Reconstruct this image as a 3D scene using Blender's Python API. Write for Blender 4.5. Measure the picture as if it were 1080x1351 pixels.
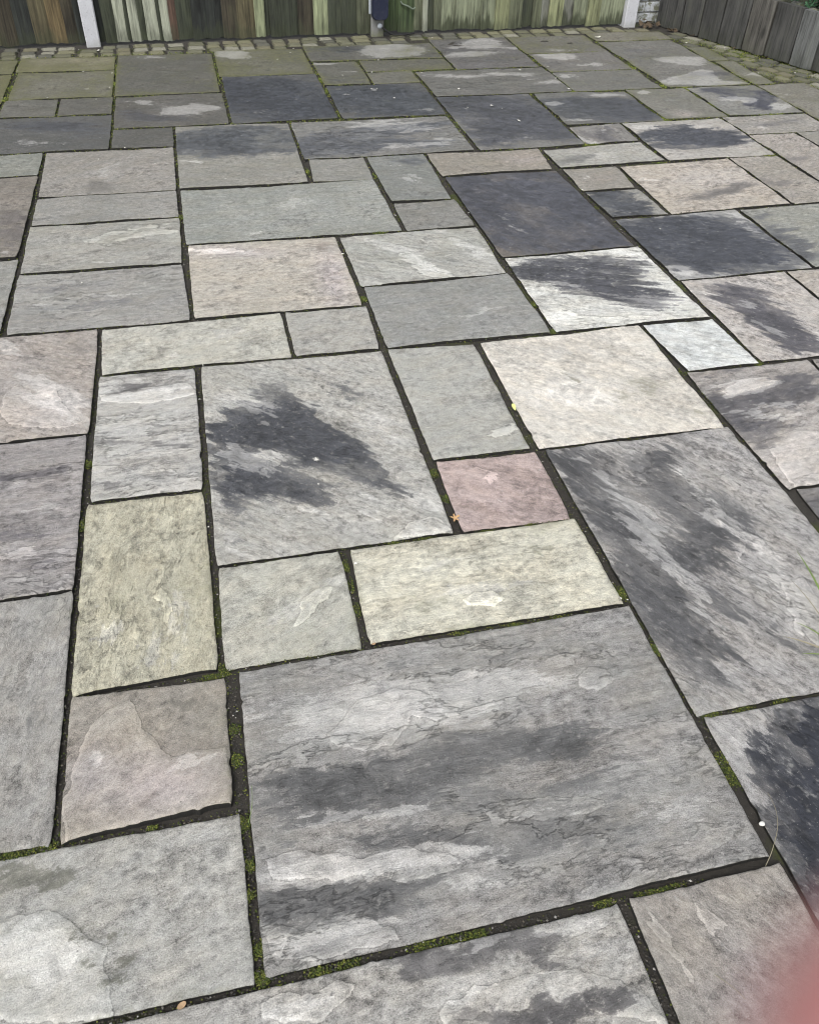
import bpy, bmesh, math, random
import numpy as np
from mathutils import Matrix, Vector

scene = bpy.context.scene
COL = scene.collection
for o in list(bpy.data.objects):
    bpy.data.objects.remove(o)
rnd = random.Random(11)
NR = np.random.default_rng(5)

# ------------------------------------------------------------------ camera
TH, RO, YAW, CAMH = 0.7285098, 0.0363722, -0.2521437, 1.5
def cam_axes():
    r0, u0 = Vector((1, 0, 0)), Vector((0, math.sin(TH), math.cos(TH)))
    f0 = Vector((0, math.cos(TH), -math.sin(TH)))
    c, s = math.cos(RO), math.sin(RO)
    r, u = r0*c + u0*s, u0*c - r0*s
    R = Matrix.Rotation(YAW, 3, 'Z')
    return R @ r, R @ u, R @ f0
CR, CU, CF = cam_axes()
cam_data = bpy.data.cameras.new('camera')
cam = bpy.data.objects.new('camera', cam_data)
COL.objects.link(cam)
m = Matrix.Identity(4)
for i in range(3):
    m[i][0], m[i][1], m[i][2] = CR[i], CU[i], -CF[i]
m[0][3], m[1][3], m[2][3] = 0, 0, CAMH
cam.matrix_world = m
cam_data.sensor_fit = 'HORIZONTAL'
cam_data.sensor_width = 36.0
cam_data.lens = 36.0*1110.58/1080.0
cam_data.clip_start = 0.002
cam_data.clip_end = 300
cam_data.dof.use_dof = True
cam_data.dof.focus_distance = 2.2
cam_data.dof.aperture_fstop = 13.5
scene.camera = cam

# ------------------------------------------------------------------ light
world = bpy.data.worlds.new('World')
scene.world = world
world.use_nodes = True
wn = world.node_tree.nodes; wl = world.node_tree.links
wn.clear()
SUN_EL, SUN_ROT = math.radians(52), math.radians(215)
sky = wn.new('ShaderNodeTexSky'); sky.sky_type = 'NISHITA'; sky.sun_disc = False
sky.sun_elevation = SUN_EL; sky.sun_rotation = SUN_ROT
sky.air_density = 1.0; sky.dust_density = 4.0; sky.ozone_density = 1.0
hs = wn.new('ShaderNodeHueSaturation'); hs.inputs['Saturation'].default_value = 0.24
bg = wn.new('ShaderNodeBackground'); bg.inputs['Strength'].default_value = 0.15
wo = wn.new('ShaderNodeOutputWorld')
wl.new(sky.outputs[0], hs.inputs['Color']); wl.new(hs.outputs[0], bg.inputs['Color']); wl.new(bg.outputs[0], wo.inputs['Surface'])
sun_data = bpy.data.lights.new('sun', 'SUN')
sun_data.energy = 0.9; sun_data.angle = math.radians(25); sun_data.color = (1, 0.97, 0.93)
sun = bpy.data.objects.new('sun', sun_data); COL.objects.link(sun)
# Nishita: rotation 0 = +Y, clockwise seen from above
sd = Vector((math.sin(SUN_ROT)*math.cos(SUN_EL), math.cos(SUN_ROT)*math.cos(SUN_EL), math.sin(SUN_EL)))
sun.rotation_euler = sd.to_track_quat('Z', 'Y').to_euler()
sun.location = sd*20
vs = scene.view_settings
vs.view_transform = 'Standard'; vs.look = 'None'; vs.exposure = 0.56; vs.gamma = 1.0
vs.use_curve_mapping = False
scene.render.engine = 'CYCLES'
scene.cycles.max_bounces = 5; scene.cycles.filter_width = 1.0
scene.render.resolution_x = 818; scene.render.resolution_y = 1024

# ------------------------------------------------------------------ measured layout (metres; one row per paving slab:
# corners, stone colour, stain colour, grain angle, streak, mottle, algae, stain blobs, pale blobs, lifted flakes, tints, label)
SLABS = [
 ([[0.8829,0.2422],[1.4872,0.2422],[1.4872,-0.0622],[0.8829,-0.0622]],[0.3659,0.3572,0.3301],[0.1152,0.1134,0.1097],-34.0,0.6,0.6,0.0,0.55,[],[],[],[],[],''),
 ([[-1.0022,0.5322],[-0.3758,0.5322],[-0.3758,-0.0622],[-1.0022,-0.0622]],[0.2494,0.2428,0.2227],[0.1152,0.1134,0.1097],-22.0,0.6,0.6,0.0,0.55,[],[],[],[],[],''),
 ([[-0.3622,0.5375],[0.5482,0.5375],[0.5482,-0.0622],[-0.3622,-0.0622]],[0.387,0.3805,0.3621],[0.1176,0.1138,0.1138],8,0.6,1.0,0.135,0.55,[[0.3219,0.5211,0.0918,-0.0049,-0.0036,-0.029,1.03],[0.4119,0.3993,0.1133,-0.0075,-0.0039,-0.0215,1.09],[0.1913,0.5313,0.0499,-0.011,-0.004,-0.0164,0.69],[0.1979,0.5054,0.074,-0.0164,-0.0058,-0.0228,0.57],[0.2676,0.4315,0.0479,-0.0107,-0.0045,-0.0149,0.57],[0.0069,0.5009,0.0723,-0.0066,0.0001,-0.0227,0.46],[0.3875,0.4755,0.0375,-0.0083,-0.0041,-0.0113,0.57]],[[0.2984,0.5327,0.0279,-0.0062,-0.0036,-0.0119,0.72],[0.2257,0.4638,0.0747,-0.0045,-0.0017,-0.0225,0.6],[0.4044,0.5221,0.1075,-0.0023,-0.0016,-0.0123,0.48],[-0.0185,0.4952,0.0717,-0.0066,0.0003,-0.0157,0.6],[0.4719,0.4817,0.0666,-0.0038,-0.0073,-0.0355,0.48]],[],[],[[[-0.0828,0.5186],[-0.0452,0.5263],[0.0082,0.5098],[0.0423,0.528],[0.0707,0.5099],[0.0607,0.4889],[0.0281,0.4792],[0.0019,0.4673],[-0.0917,0.4882]],[[0.1839,0.4501],[0.2531,0.4694],[0.3443,0.4669],[0.4331,0.4533],[0.5229,0.4094],[0.5464,0.3457],[0.4437,0.3809],[0.4031,0.4104],[0.3378,0.4101],[0.2747,0.413],[0.1903,0.4263]]],''),
 ([[0.5678,0.5428],[0.8699,0.5428],[0.8699,-0.0622],[0.5678,-0.0622]],[0.3323,0.3122,0.2879],[0.1507,0.138,0.1259],-55,0.6,0.7,0.0,0.55,[[0.7104,0.4742,0.0364,0.0085,0.0039,-0.0467,0.46],[0.6047,0.465,0.0385,-0.0085,-0.0169,-0.0346,0.34]],[[0.6602,0.5188,0.0186,-0.0304,-0.0266,-0.0151,0.36],[0.6951,0.4198,0.0139,-0.0413,-0.0164,-0.006,0.36]],[[0.704,0.4625,0.0189,-0.0411,-0.0191,-0.0087,0.9],[0.5991,0.4536,0.0094,-0.0677,-0.0166,-0.0039,0.7]],[[0.7207,0.3655,0.0745,-0.0165,-0.037,-0.0631,0.308,0.2843,0.2792]],[],''),
 ([[0.884,0.8642],[1.4872,0.8642],[1.4872,0.2578],[0.884,0.2578]],[0.3808,0.3744,0.3689],[0.0272,0.0297,0.0388],-65,0.9,0.7,0.0,0.55,[[1.0336,0.6569,0.0994,-0.0005,-0.0672,-0.1589,1.72],[1.1017,0.7203,0.0926,-0.0198,-0.0633,-0.0944,1.15],[0.9438,0.5571,0.0645,0.0066,-0.0192,-0.0809,1.15],[1.1219,0.8191,0.0483,-0.0103,-0.0201,-0.0309,0.69],[0.9573,0.7693,0.0252,0.0054,-0.0082,-0.0642,0.46]],[[0.9232,0.7857,0.0342,-0.0261,-0.0224,-0.0228,0.6],[0.9873,0.7905,0.0313,-0.0067,-0.0196,-0.0331,0.48]],[],[],[],'slab with a blue black wet patch beside the blurred finger'),
 ([[1.5088,0.8822],[2.1122,0.8822],[2.1122,0.2578],[1.5088,0.2578]],[0.2494,0.2428,0.2227],[0.1152,0.1134,0.1097],24.0,0.6,0.6,0.0,0.55,[],[],[],[],[],''),
 ([[-0.6972,0.8552],[-0.0908,0.8552],[-0.0908,0.5485],[-0.6972,0.5485]],[0.4005,0.3992,0.3775],[0.1305,0.1305,0.1042],20,0.5,0.6,0.162,0.5,[[-0.4624,0.8062,0.1131,-0.003,0.0107,-0.0434,0.63],[-0.3291,0.6839,0.0727,-0.0002,0.006,-0.0262,0.52],[-0.3146,0.6072,0.0342,-0.0197,-0.0133,-0.0358,0.57]],[[-0.4261,0.674,0.0859,-0.0265,-0.0002,-0.0551,0.9],[-0.1576,0.8269,0.0681,-0.0016,0.005,-0.0459,0.36]],[],[],[[[-0.5555,0.753],[-0.4934,0.7432],[-0.4313,0.7373],[-0.3862,0.7144],[-0.3472,0.6752],[-0.3281,0.6561],[-0.3334,0.6328],[-0.3203,0.5968],[-0.3134,0.5609],[-0.3013,0.5415],[-0.4168,0.5607],[-0.5319,0.5864]],[[-0.5943,0.849],[-0.5813,0.8462],[-0.5834,0.8608]]],''),
 ([[-1.3222,0.857],[-0.7128,0.857],[-0.7128,0.5478],[-1.3222,0.5478]],[0.3763,0.3674,0.3398],[0.1152,0.1134,0.1097],6.0,0.6,0.6,0.0,0.55,[],[],[],[],[],''),
 ([[-0.067,1.1895],[0.86,1.1922],[0.8594,0.5636],[-0.074,0.5538]],[0.3436,0.3379,0.3283],[0.109,0.109,0.109],3,1.0,0.6,0.0,0.75,[[0.1506,0.8639,0.2221,-0.0128,-0.0014,-0.0229,0.52],[0.0051,0.6694,0.1182,-0.0089,0.0001,-0.0161,0.46],[0.5608,0.6256,0.1165,-0.0049,-0.0039,-0.0166,0.34],[0.4984,0.7806,0.1843,-0.0083,-0.0033,-0.0158,0.46],[0.1288,0.8274,0.217,-0.0216,-0.0032,-0.0379,0.69],[0.2704,0.7339,0.272,-0.0186,-0.004,-0.0325,0.69],[0.4608,0.6773,0.1909,-0.0006,-0.0052,-0.0359,0.52],[0.0431,0.6543,0.1577,-0.0121,-0.0006,-0.0399,0.8],[0.4392,0.8892,0.2376,-0.0129,-0.0081,-0.0432,0.75],[0.4073,1.1246,0.2076,-0.0071,-0.0046,-0.0292,0.46],[0.1112,0.8977,0.1633,-0.0187,-0.0027,-0.0301,0.8],[0.5973,0.8284,0.0955,-0.0056,-0.011,-0.0417,0.52]],[[0.314,1.0298,0.1966,-0.0084,-0.0084,-0.0672,0.96],[0.1472,0.6984,0.2333,-0.0169,-0.0013,-0.0197,1.08],[0.1246,0.8044,0.1291,-0.0081,-0.0007,-0.0139,0.72],[0.4506,0.7338,0.1494,-0.0047,-0.0021,-0.0121,0.6],[0.0488,0.6069,0.1157,-0.0094,-0.0005,-0.028,0.72],[0.0855,1.0296,0.1252,-0.0107,-0.0028,-0.0467,0.72],[0.3289,0.633,0.1249,-0.0053,-0.0016,-0.0135,0.6],[0.712,0.6852,0.0867,-0.0188,-0.0355,-0.0729,0.42],[0.5538,1.03,0.1371,-0.0057,-0.0088,-0.0393,0.48]],[],[],[[[-0.0633,0.6252],[-0.0331,0.6288],[-0.0024,0.6144],[0.0267,0.6339],[0.0575,0.6193],[0.1027,0.6119],[0.1514,0.5882],[0.1617,0.5628],[0.1319,0.5593],[0.0809,0.5656],[0.0292,0.5647],[-0.0213,0.5685],[-0.0624,0.585]],[[0.0953,0.99],[0.1137,0.9587],[0.1642,0.9354],[0.2193,0.9362],[0.2498,0.9664],[0.2792,0.9884],[0.3236,0.9695],[0.3831,0.976],[0.3347,1.0454],[0.2589,1.0818],[0.1872,1.0566],[0.1412,1.0273]],[[-0.0529,0.7522],[0.0168,0.756],[0.1104,0.7268],[0.1814,0.7261],[0.2767,0.7024],[0.3199,0.6752],[0.2791,0.6581],[0.1954,0.6622],[0.1028,0.6853],[0.0213,0.6892],[-0.0433,0.7145]],[[0.3675,0.7598],[0.4605,0.7623],[0.5498,0.7496],[0.603,0.725],[0.5506,0.7122],[0.447,0.7235],[0.3716,0.7242]],[[0.6559,1.0189],[0.6926,1.0431],[0.7302,1.0245],[0.74,0.9845],[0.6895,0.9705],[0.6527,0.9885]]],'large lilac grey slab with dark streaks and lifted flakes'),
 ([[-0.4173,1.1876],[-0.0972,1.1818],[-0.1013,0.8807],[-0.4176,0.8662]],[0.3162,0.2945,0.2586],[0.1453,0.1369,0.1172],35,0.4,0.5,0.135,0.55,[[-0.1977,1.1282,0.0931,-0.0197,-0.0018,-0.0681,0.46]],[[-0.1675,0.9869,0.0411,-0.0088,-0.001,-0.0242,0.66],[-0.3683,1.0042,0.0173,-0.0037,0.0007,-0.0155,0.6]],[],[[-0.2314,0.9461,0.1136,-0.0059,0.0071,-0.0675,0.3659,0.3312,0.3201],[-0.3681,1.0007,0.0576,-0.0124,0.0031,-0.0686,0.3265,0.3034,0.2902]],[[[-0.2954,1.1587],[-0.2674,1.0858],[-0.2523,1.055],[-0.2158,1.0025],[-0.1784,1.0122],[-0.099,1.006],[-0.104,0.8745],[-0.2532,0.8706],[-0.402,0.865],[-0.421,0.9462],[-0.3979,1.0242],[-0.373,1.1083],[-0.3291,1.1463]]],'small brown slab with a pinkish scaled corner'),
 ([[-1.3622,1.5022],[-0.7528,1.5022],[-0.7528,0.868],[-1.3622,0.868]],[0.2252,0.2192,0.2006],[0.1152,0.1134,0.1097],-33.0,0.6,0.6,0.0,0.55,[],[],[],[],[],''),
 ([[-0.7372,1.506],[-0.4316,1.506],[-0.4316,0.8678],[-0.7372,0.8678]],[0.3355,0.3298,0.3136],[0.1325,0.1325,0.1285],75,0.7,0.6,0.135,0.55,[[-0.495,1.1529,0.0378,-0.008,0.0109,-0.1155,0.4]],[[-0.4654,1.351,0.0328,-0.0068,0.0103,-0.1355,0.36]],[],[],[],''),
 ([[2.1278,1.5022],[2.7322,1.5022],[2.7322,0.8978],[2.1278,0.8978]],[0.275,0.2679,0.2463],[0.1152,0.1134,0.1097],-6.0,0.6,0.6,0.0,0.55,[],[],[],[],[],''),
 ([[1.5088,1.5074],[2.1122,1.5074],[2.1122,0.8978],[1.5088,0.8978]],[0.2252,0.2172,0.2133],[0.0879,0.0847,0.0927],10,0.8,0.6,0.0,0.55,[[1.5264,1.424,0.1251,-0.025,-0.0463,-0.0709,0.69]],[],[],[],[],''),
 ([[0.873,1.8163],[1.4702,1.8163],[1.4702,0.8768],[0.873,0.8768]],[0.3621,0.3537,0.3459],[0.0841,0.0841,0.0872],-58,1.0,0.9,0.0,0.6,[[0.9533,1.6032,0.0062,-0.2519,-0.0586,-0.0315,0.46],[0.9325,1.1781,0.0091,-0.2536,-0.0631,-0.0275,0.57],[1.1857,1.4296,-0.0088,-0.1785,-0.0747,-0.035,0.46],[0.9241,1.6423,0.009,-0.14,-0.0537,-0.0319,0.69],[0.9645,1.4741,0.0056,-0.1011,-0.061,-0.0332,0.86],[0.9995,1.7139,0.1136,-0.0593,-0.0345,-0.0632,0.57],[1.1352,1.6005,-0.0076,-0.0981,-0.067,-0.0307,0.69],[1.104,1.357,0.0284,-0.062,-0.0999,-0.0862,0.86],[0.907,1.2084,-0.0005,-0.0743,-0.0633,-0.0248,0.86],[0.943,1.0801,0.0156,-0.092,-0.0524,-0.0278,0.86],[1.2192,1.7252,0.0941,-0.0055,-0.0202,-0.0474,0.63],[1.0592,1.152,0.0098,-0.0783,-0.0865,-0.0461,0.57],[1.2868,1.4093,-0.006,-0.1246,-0.0512,-0.0249,0.52],[1.1656,1.0572,0.0102,-0.111,-0.0434,-0.0214,0.4]],[[1.0101,1.5271,0.0063,-0.1576,-0.0242,-0.0134,0.72],[1.0019,1.4364,0.0043,-0.099,-0.0282,-0.0149,0.66],[1.2308,1.5152,-0.0039,-0.1326,-0.0364,-0.0189,0.72],[1.2805,1.3212,0.0063,-0.1345,-0.0298,-0.0163,0.48],[0.9593,0.9657,0.09,-0.0041,-0.0196,-0.0486,0.36],[0.9544,1.7769,0.0691,-0.0039,-0.0092,-0.0274,0.36],[1.0338,1.2603,0.0164,-0.1264,-0.0178,-0.0101,0.48],[1.269,1.1595,0.0043,-0.0802,-0.0468,-0.0236,0.48]],[],[],[[[0.9614,1.5689],[1.0167,1.5418],[1.0218,1.4324],[1.0395,1.3136],[1.025,1.2226],[1.0031,1.2401],[0.9857,1.3107],[0.9638,1.3999],[0.9467,1.5084]],[[1.2626,1.5753],[1.2887,1.5366],[1.2463,1.4175],[1.251,1.3272],[1.2026,1.2803],[1.2112,1.3942],[1.2258,1.484]],[[1.2646,1.1865],[1.3359,1.1985],[1.3234,1.0974],[1.2454,0.994],[1.2188,1.0461]]],'large grey slab with slanting dark and pale veins'),
 ([[0.2383,1.5138],[0.8473,1.5119],[0.8514,1.2055],[0.2269,1.2106]],[0.5129,0.5006,0.4229],[0.2097,0.2045,0.1562],5,0.7,0.6,0.27,0.2,[[0.6873,1.4131,0.1195,-0.0067,-0.0085,-0.0318,0.46],[0.3786,1.2925,0.1092,-0.0071,-0.0031,-0.0189,0.4],[0.2978,1.4375,0.0461,-0.0094,-0.0105,-0.0516,0.34]],[[0.5226,1.2826,0.048,-0.0042,-0.005,-0.0214,0.9],[0.4119,1.4277,0.1159,-0.001,-0.0037,-0.0261,0.42],[0.4806,1.3215,0.1696,-0.0029,-0.0042,-0.0244,0.48]],[],[],[[[0.4636,1.2948],[0.5077,1.316],[0.553,1.3067],[0.5779,1.2762],[0.5368,1.2549],[0.483,1.2636]]],''),
 ([[-0.0917,1.5188],[0.2121,1.5177],[0.2128,1.2055],[-0.0958,1.204]],[0.4143,0.413,0.3672],[0.1659,0.1682,0.1375],30,0.5,0.5,0.203,0.35,[[0.1321,1.3434,0.0678,0.0349,0.0057,-0.0224,0.34]],[[0.0593,1.3342,0.095,0.063,0.0106,-0.0297,0.42],[0.1791,1.4091,0.0541,-0.0111,-0.0041,-0.025,0.36]],[],[],[[[0.1004,1.3746],[0.1412,1.404],[0.1881,1.4073],[0.1731,1.3721],[0.1321,1.3434],[0.0994,1.3021],[0.0622,1.2865]]],''),
 ([[-0.4182,1.8275],[-0.1122,1.821],[-0.1088,1.2116],[-0.418,1.1986]],[0.4113,0.3978,0.315],[0.1715,0.1622,0.1204],80,0.8,0.7,0.243,0.35,[[-0.3229,1.591,0.0455,-0.0093,0.0034,-0.1634,0.34],[-0.3822,1.3116,0.0327,-0.0068,0.004,-0.0883,0.34]],[[-0.3506,1.336,0.0215,-0.0045,0.001,-0.0293,0.96],[-0.1829,1.3607,0.0255,-0.0053,-0.0042,-0.1403,0.48],[-0.2513,1.2843,0.0492,-0.0103,-0.0003,-0.0656,0.42]],[],[],[[[-0.2593,1.4487],[-0.2327,1.4808],[-0.2065,1.4628],[-0.1988,1.4117],[-0.2207,1.3453],[-0.2299,1.4182]]],'yellowish slab standing lengthwise with a pale round spot'),
 ([[0.5411,1.8242],[0.8444,1.8166],[0.8408,1.5254],[0.5382,1.5248]],[0.3975,0.3255,0.3087],[0.1911,0.1513,0.1469],-25,0.3,0.45,0.0,0.15,[[0.7314,1.7213,0.0423,-0.0083,-0.0233,-0.0711,0.34],[0.5728,1.8084,0.0299,-0.0059,-0.0054,-0.0202,0.4]],[[0.6722,1.6201,0.0031,-0.0006,-0.0014,-0.0045,1.2]],[[0.6668,1.7444,0.0393,-0.0967,-0.0212,-0.0223,0.6]],[],[],'small dusky pink slab'),
 ([[1.9575,2.1262],[2.5522,2.1262],[2.5522,1.5184],[1.9575,1.5184]],[0.3234,0.3037,0.282],[0.1269,0.123,0.1191],20,0.4,0.7,0.068,0.55,[],[],[],[],[],''),
 ([[1.4868,2.1262],[1.9445,2.1262],[1.9445,1.519],[1.4868,1.519]],[0.3274,0.3099,0.2945],[0.0878,0.0846,0.091],12,0.8,0.7,0.0,0.55,[[1.6457,1.9447,0.154,-0.0155,-0.0306,-0.0556,0.98],[1.505,1.8858,0.051,-0.0805,-0.0348,-0.0388,0.8],[1.8061,1.9815,0.0752,-0.0142,-0.0513,-0.0817,0.92],[1.5468,1.776,0.0733,-0.0819,-0.044,-0.051,0.69],[1.628,2.1084,0.11,-0.0039,-0.013,-0.0261,0.57],[1.5786,1.8303,0.1082,-0.0386,-0.0188,-0.029,0.92]],[[1.6436,2.0122,0.1118,0.0042,-0.0159,-0.0331,1.08],[1.6004,1.8675,0.1094,-0.0392,-0.0096,-0.0149,0.96],[1.7197,1.8872,0.0971,-0.0185,-0.0095,-0.0154,0.72]],[],[[1.5761,1.6554,0.1688,0.0432,-0.0464,-0.1305,0.4895,0.4617,0.4415]],[[[1.5486,2.0392],[1.6422,2.0585],[1.7356,2.0503],[1.7686,2.0115],[1.6691,1.9847],[1.5545,1.9752]],[[1.5492,1.7364],[1.6719,1.7678],[1.8264,1.7219],[1.7127,1.5207],[1.5033,1.5107],[1.5226,1.6292]]],'slab split between grey black top and cream lower corner'),
 ([[2.5678,2.1322],[3.1722,2.1322],[3.1722,1.5178],[2.5678,1.5178]],[0.3258,0.3178,0.2931],[0.1152,0.1134,0.1097],-2.0,0.6,0.6,0.0,0.55,[],[],[],[],[],''),
 ([[-1.0322,2.1422],[-0.4312,2.1422],[-0.4312,1.517],[-1.0322,1.517]],[0.3138,0.2991,0.2953],[0.1176,0.1102,0.1176],3,1.0,0.6,0.027,0.55,[[-0.5736,1.9889,0.1212,-0.0239,0.0029,-0.031,0.8],[-0.5699,1.7531,0.1124,-0.0227,0.0036,-0.0356,0.57],[-0.5031,1.6143,0.108,-0.022,0.0022,-0.0272,0.57],[-0.6253,2.1036,0.1041,-0.0203,0.0031,-0.0294,0.46]],[[-0.5211,1.8331,0.0773,-0.0155,0.0026,-0.0314,0.36]],[[-0.5065,1.6556,0.1277,-0.0259,0.0023,-0.0279,0.8]],[],[],''),
 ([[-1.6622,2.1422],[-1.0528,2.1422],[-1.0528,1.5178],[-1.6622,1.5178]],[0.262,0.2552,0.2343],[0.1152,0.1134,0.1097],-28.0,0.6,0.6,0.0,0.55,[],[],[],[],[],''),
 ([[-0.0905,2.4619],[0.5123,2.4481],[0.5153,1.5298],[-0.0948,1.5313]],[0.4087,0.4047,0.3801],[0.0636,0.0662,0.0746],-38,0.7,0.8,0.068,0.55,[[0.1547,2.0261,0.1178,-0.1038,-0.0333,-0.094,1.03],[0.0395,2.1065,0.0991,0.0415,0.0105,-0.0909,0.92],[-0.0309,2.062,0.0609,-0.0118,-0.0072,-0.1052,1.03],[0.1602,2.1639,0.0573,-0.1172,-0.0368,-0.0562,1.03],[0.2449,1.9522,0.1035,-0.114,-0.0312,-0.0677,1.03],[0.0481,1.8493,0.0985,-0.0488,-0.0122,-0.0576,0.8],[-0.0225,1.8802,0.0619,-0.0122,-0.0063,-0.0842,0.8],[0.3335,1.8273,0.1224,-0.2039,-0.0276,-0.0401,0.52],[0.3414,2.258,0.1479,-0.1784,-0.0266,-0.0594,0.46],[-0.0357,1.7053,0.0585,-0.0117,-0.0113,-0.1507,0.46],[0.1528,1.7622,0.1151,-0.0568,-0.017,-0.0671,0.63]],[[0.0548,1.9171,0.0603,-0.0302,-0.0098,-0.0468,0.9],[-0.016,1.9666,0.034,-0.0427,-0.0155,-0.0344,0.84],[0.0501,2.2267,0.1099,-0.0576,-0.0122,-0.0642,0.6],[0.4193,2.0333,0.0839,-0.1528,-0.0289,-0.0432,0.48],[0.4707,1.6667,0.0988,-0.0855,-0.0196,-0.0383,0.6],[-0.0622,1.6074,0.0395,-0.063,-0.034,-0.0477,0.48],[0.3121,1.7143,0.0162,-0.0032,-0.0035,-0.0187,0.96],[0.3285,1.6385,0.0158,-0.0032,-0.0036,-0.0178,0.96],[0.1796,1.6622,0.0334,-0.0163,-0.0047,-0.0172,0.84]],[],[],[[[-0.0756,1.9356],[-0.0261,1.9758],[0.0227,1.9164],[0.0776,1.9304],[0.0777,1.8708],[0.0144,1.8225],[-0.0383,1.8067],[-0.0754,1.8669]],[[0.4096,1.5856],[0.4858,1.6008],[0.5198,1.5335],[0.4363,1.5268],[0.3568,1.5313]]],'large slab with a blue black damp patch'),
 ([[0.8609,2.4423],[1.465,2.4561],[1.4597,1.8273],[0.8572,1.8312]],[0.5643,0.5423,0.4955],[0.2438,0.2324,0.1851],-40,0.35,0.45,0.135,0.25,[[1.2172,2.048,0.1455,-0.0276,-0.0449,-0.1019,0.32],[1.1051,2.1595,0.0244,-0.0267,-0.0171,-0.0272,0.52],[1.1058,2.2299,0.0213,-0.0236,-0.0149,-0.0242,0.4],[1.3786,2.1081,0.0825,-0.0949,-0.0833,-0.1153,0.32],[1.3863,1.9085,0.0948,-0.0182,-0.0234,-0.0456,0.32],[0.8977,2.245,0.0276,-0.0293,-0.0886,-0.161,0.23]],[[1.0721,2.0756,0.2171,-0.0412,-0.0484,-0.123,0.6],[1.1243,2.35,0.1726,0.0213,-0.0199,-0.0717,0.36]],[],[],[],'large creamy white slab'),
 ([[0.5354,2.4604],[0.8378,2.4464],[0.8317,1.8352],[0.5373,1.837]],[0.3685,0.37,0.3447],[0.1596,0.1641,0.1551],10,0.5,0.35,0.162,0.35,[[0.5419,2.2653,0.0485,-0.0091,-0.0099,-0.0439,0.34]],[[0.567,2.1071,0.0465,-0.0089,-0.0117,-0.0483,0.42],[0.7816,1.9635,0.1021,0.0349,-0.0069,-0.0737,0.24]],[[0.7983,1.9404,0.1274,0.043,-0.0072,-0.0728,0.6]],[],[],''),
 ([[-0.4099,2.4587],[-0.1093,2.4527],[-0.1117,1.8385],[-0.4105,1.8402]],[0.4341,0.4298,0.412],[0.1531,0.1487,0.1466],5,1.0,0.4,0.0,0.55,[[-0.2929,2.3778,0.1155,-0.0027,0.0017,-0.031,0.8],[-0.312,2.0977,0.1708,-0.0175,0.0012,-0.0264,0.57],[-0.3491,1.8945,0.0802,-0.0159,0.0009,-0.0331,0.57],[-0.2054,2.0399,0.0851,-0.0166,-0.0003,-0.0183,0.57]],[[-0.2696,2.33,0.1372,-0.0036,0.001,-0.0216,0.6],[-0.29,2.0202,0.1258,-0.0246,0.0002,-0.0287,0.36]],[],[],[[[-0.407,2.356],[-0.2928,2.369],[-0.1291,2.369],[-0.1037,2.2985],[-0.2468,2.2748],[-0.4053,2.3134]]],''),
 ([[1.478,2.4527],[1.7572,2.4531],[1.7653,2.144],[1.4984,2.1401]],[0.5282,0.5488,0.5423],[0.2186,0.2352,0.2467],-30,0.7,0.4,0.0,0.15,[],[[1.5923,2.3692,0.1243,0.0149,-0.0239,-0.0596,0.48]],[],[],[],'small light blue slab'),
 ([[1.7783,2.7532],[2.2395,2.7532],[2.2395,2.1498],[1.7783,2.1498]],[0.4331,0.412,0.3923],[0.088,0.0849,0.0945],-45,0.7,0.9,0.0,0.55,[[1.9592,2.5627,0.0661,-0.0959,-0.0561,-0.0709,0.98],[1.9525,2.4153,0.0453,-0.1519,-0.0653,-0.0678,0.98],[1.975,2.2993,0.0542,-0.0752,-0.0607,-0.0709,0.86],[1.9472,2.6272,0.1185,-0.0209,-0.0258,-0.046,0.69],[1.9695,2.1941,0.0805,-0.0148,-0.0295,-0.0463,0.57]],[[1.937,2.524,0.023,-0.033,-0.0236,-0.0298,0.96],[1.9349,2.3341,0.0224,-0.0731,-0.0199,-0.0203,0.72],[1.829,2.6481,0.0885,-0.0156,-0.0183,-0.0346,0.48]],[[1.937,2.524,0.0411,-0.0589,-0.0315,-0.0397,0.7]],[],[],''),
 ([[2.2525,2.7569],[2.8522,2.7569],[2.8522,2.1478],[2.2525,2.1478]],[0.3942,0.3666,0.3341],[0.1513,0.1406,0.1303],20,0.4,0.7,0.068,0.55,[],[],[],[],[],''),
 ([[2.8678,2.7572],[3.4722,2.7572],[3.4722,2.1478],[2.8678,2.1478]],[0.3405,0.3322,0.3066],[0.1152,0.1134,0.1097],18.0,0.6,0.6,0.0,0.55,[],[],[],[],[],''),
 ([[-1.0322,2.7672],[-0.4244,2.7672],[-0.4244,2.1538],[-1.0322,2.1538]],[0.3573,0.329,0.3036],[0.1562,0.1432,0.1308],-35,0.6,0.8,0.068,0.55,[[-0.467,2.6435,0.0491,-0.009,0.0036,-0.07,0.46],[-0.6382,2.6751,0.0975,-0.018,0.0047,-0.0502,0.34]],[[-0.5682,2.4081,0.1334,-0.1348,-0.0141,-0.0835,0.66],[-0.4915,2.2683,0.0589,-0.0807,-0.0148,-0.0434,0.6],[-0.7172,2.6995,0.0341,-0.0063,0.0046,-0.0405,0.84]],[],[[-0.5891,2.3906,0.1358,-0.1133,-0.0125,-0.118,0.3962,0.3732,0.3598]],[[[-0.691,2.4099],[-0.6513,2.4542],[-0.6005,2.3927],[-0.5339,2.4016],[-0.4928,2.2888],[-0.4398,2.1988],[-0.497,2.1866],[-0.5936,2.2014],[-0.6611,2.2415],[-0.6899,2.3063]]],''),
 ([[-1.6622,2.7722],[-1.0528,2.7722],[-1.0528,2.1578],[-1.6622,2.1578]],[0.2252,0.2192,0.2006],[0.1152,0.1134,0.1097],-31.0,0.6,0.6,0.0,0.55,[],[],[],[],[],''),
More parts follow.
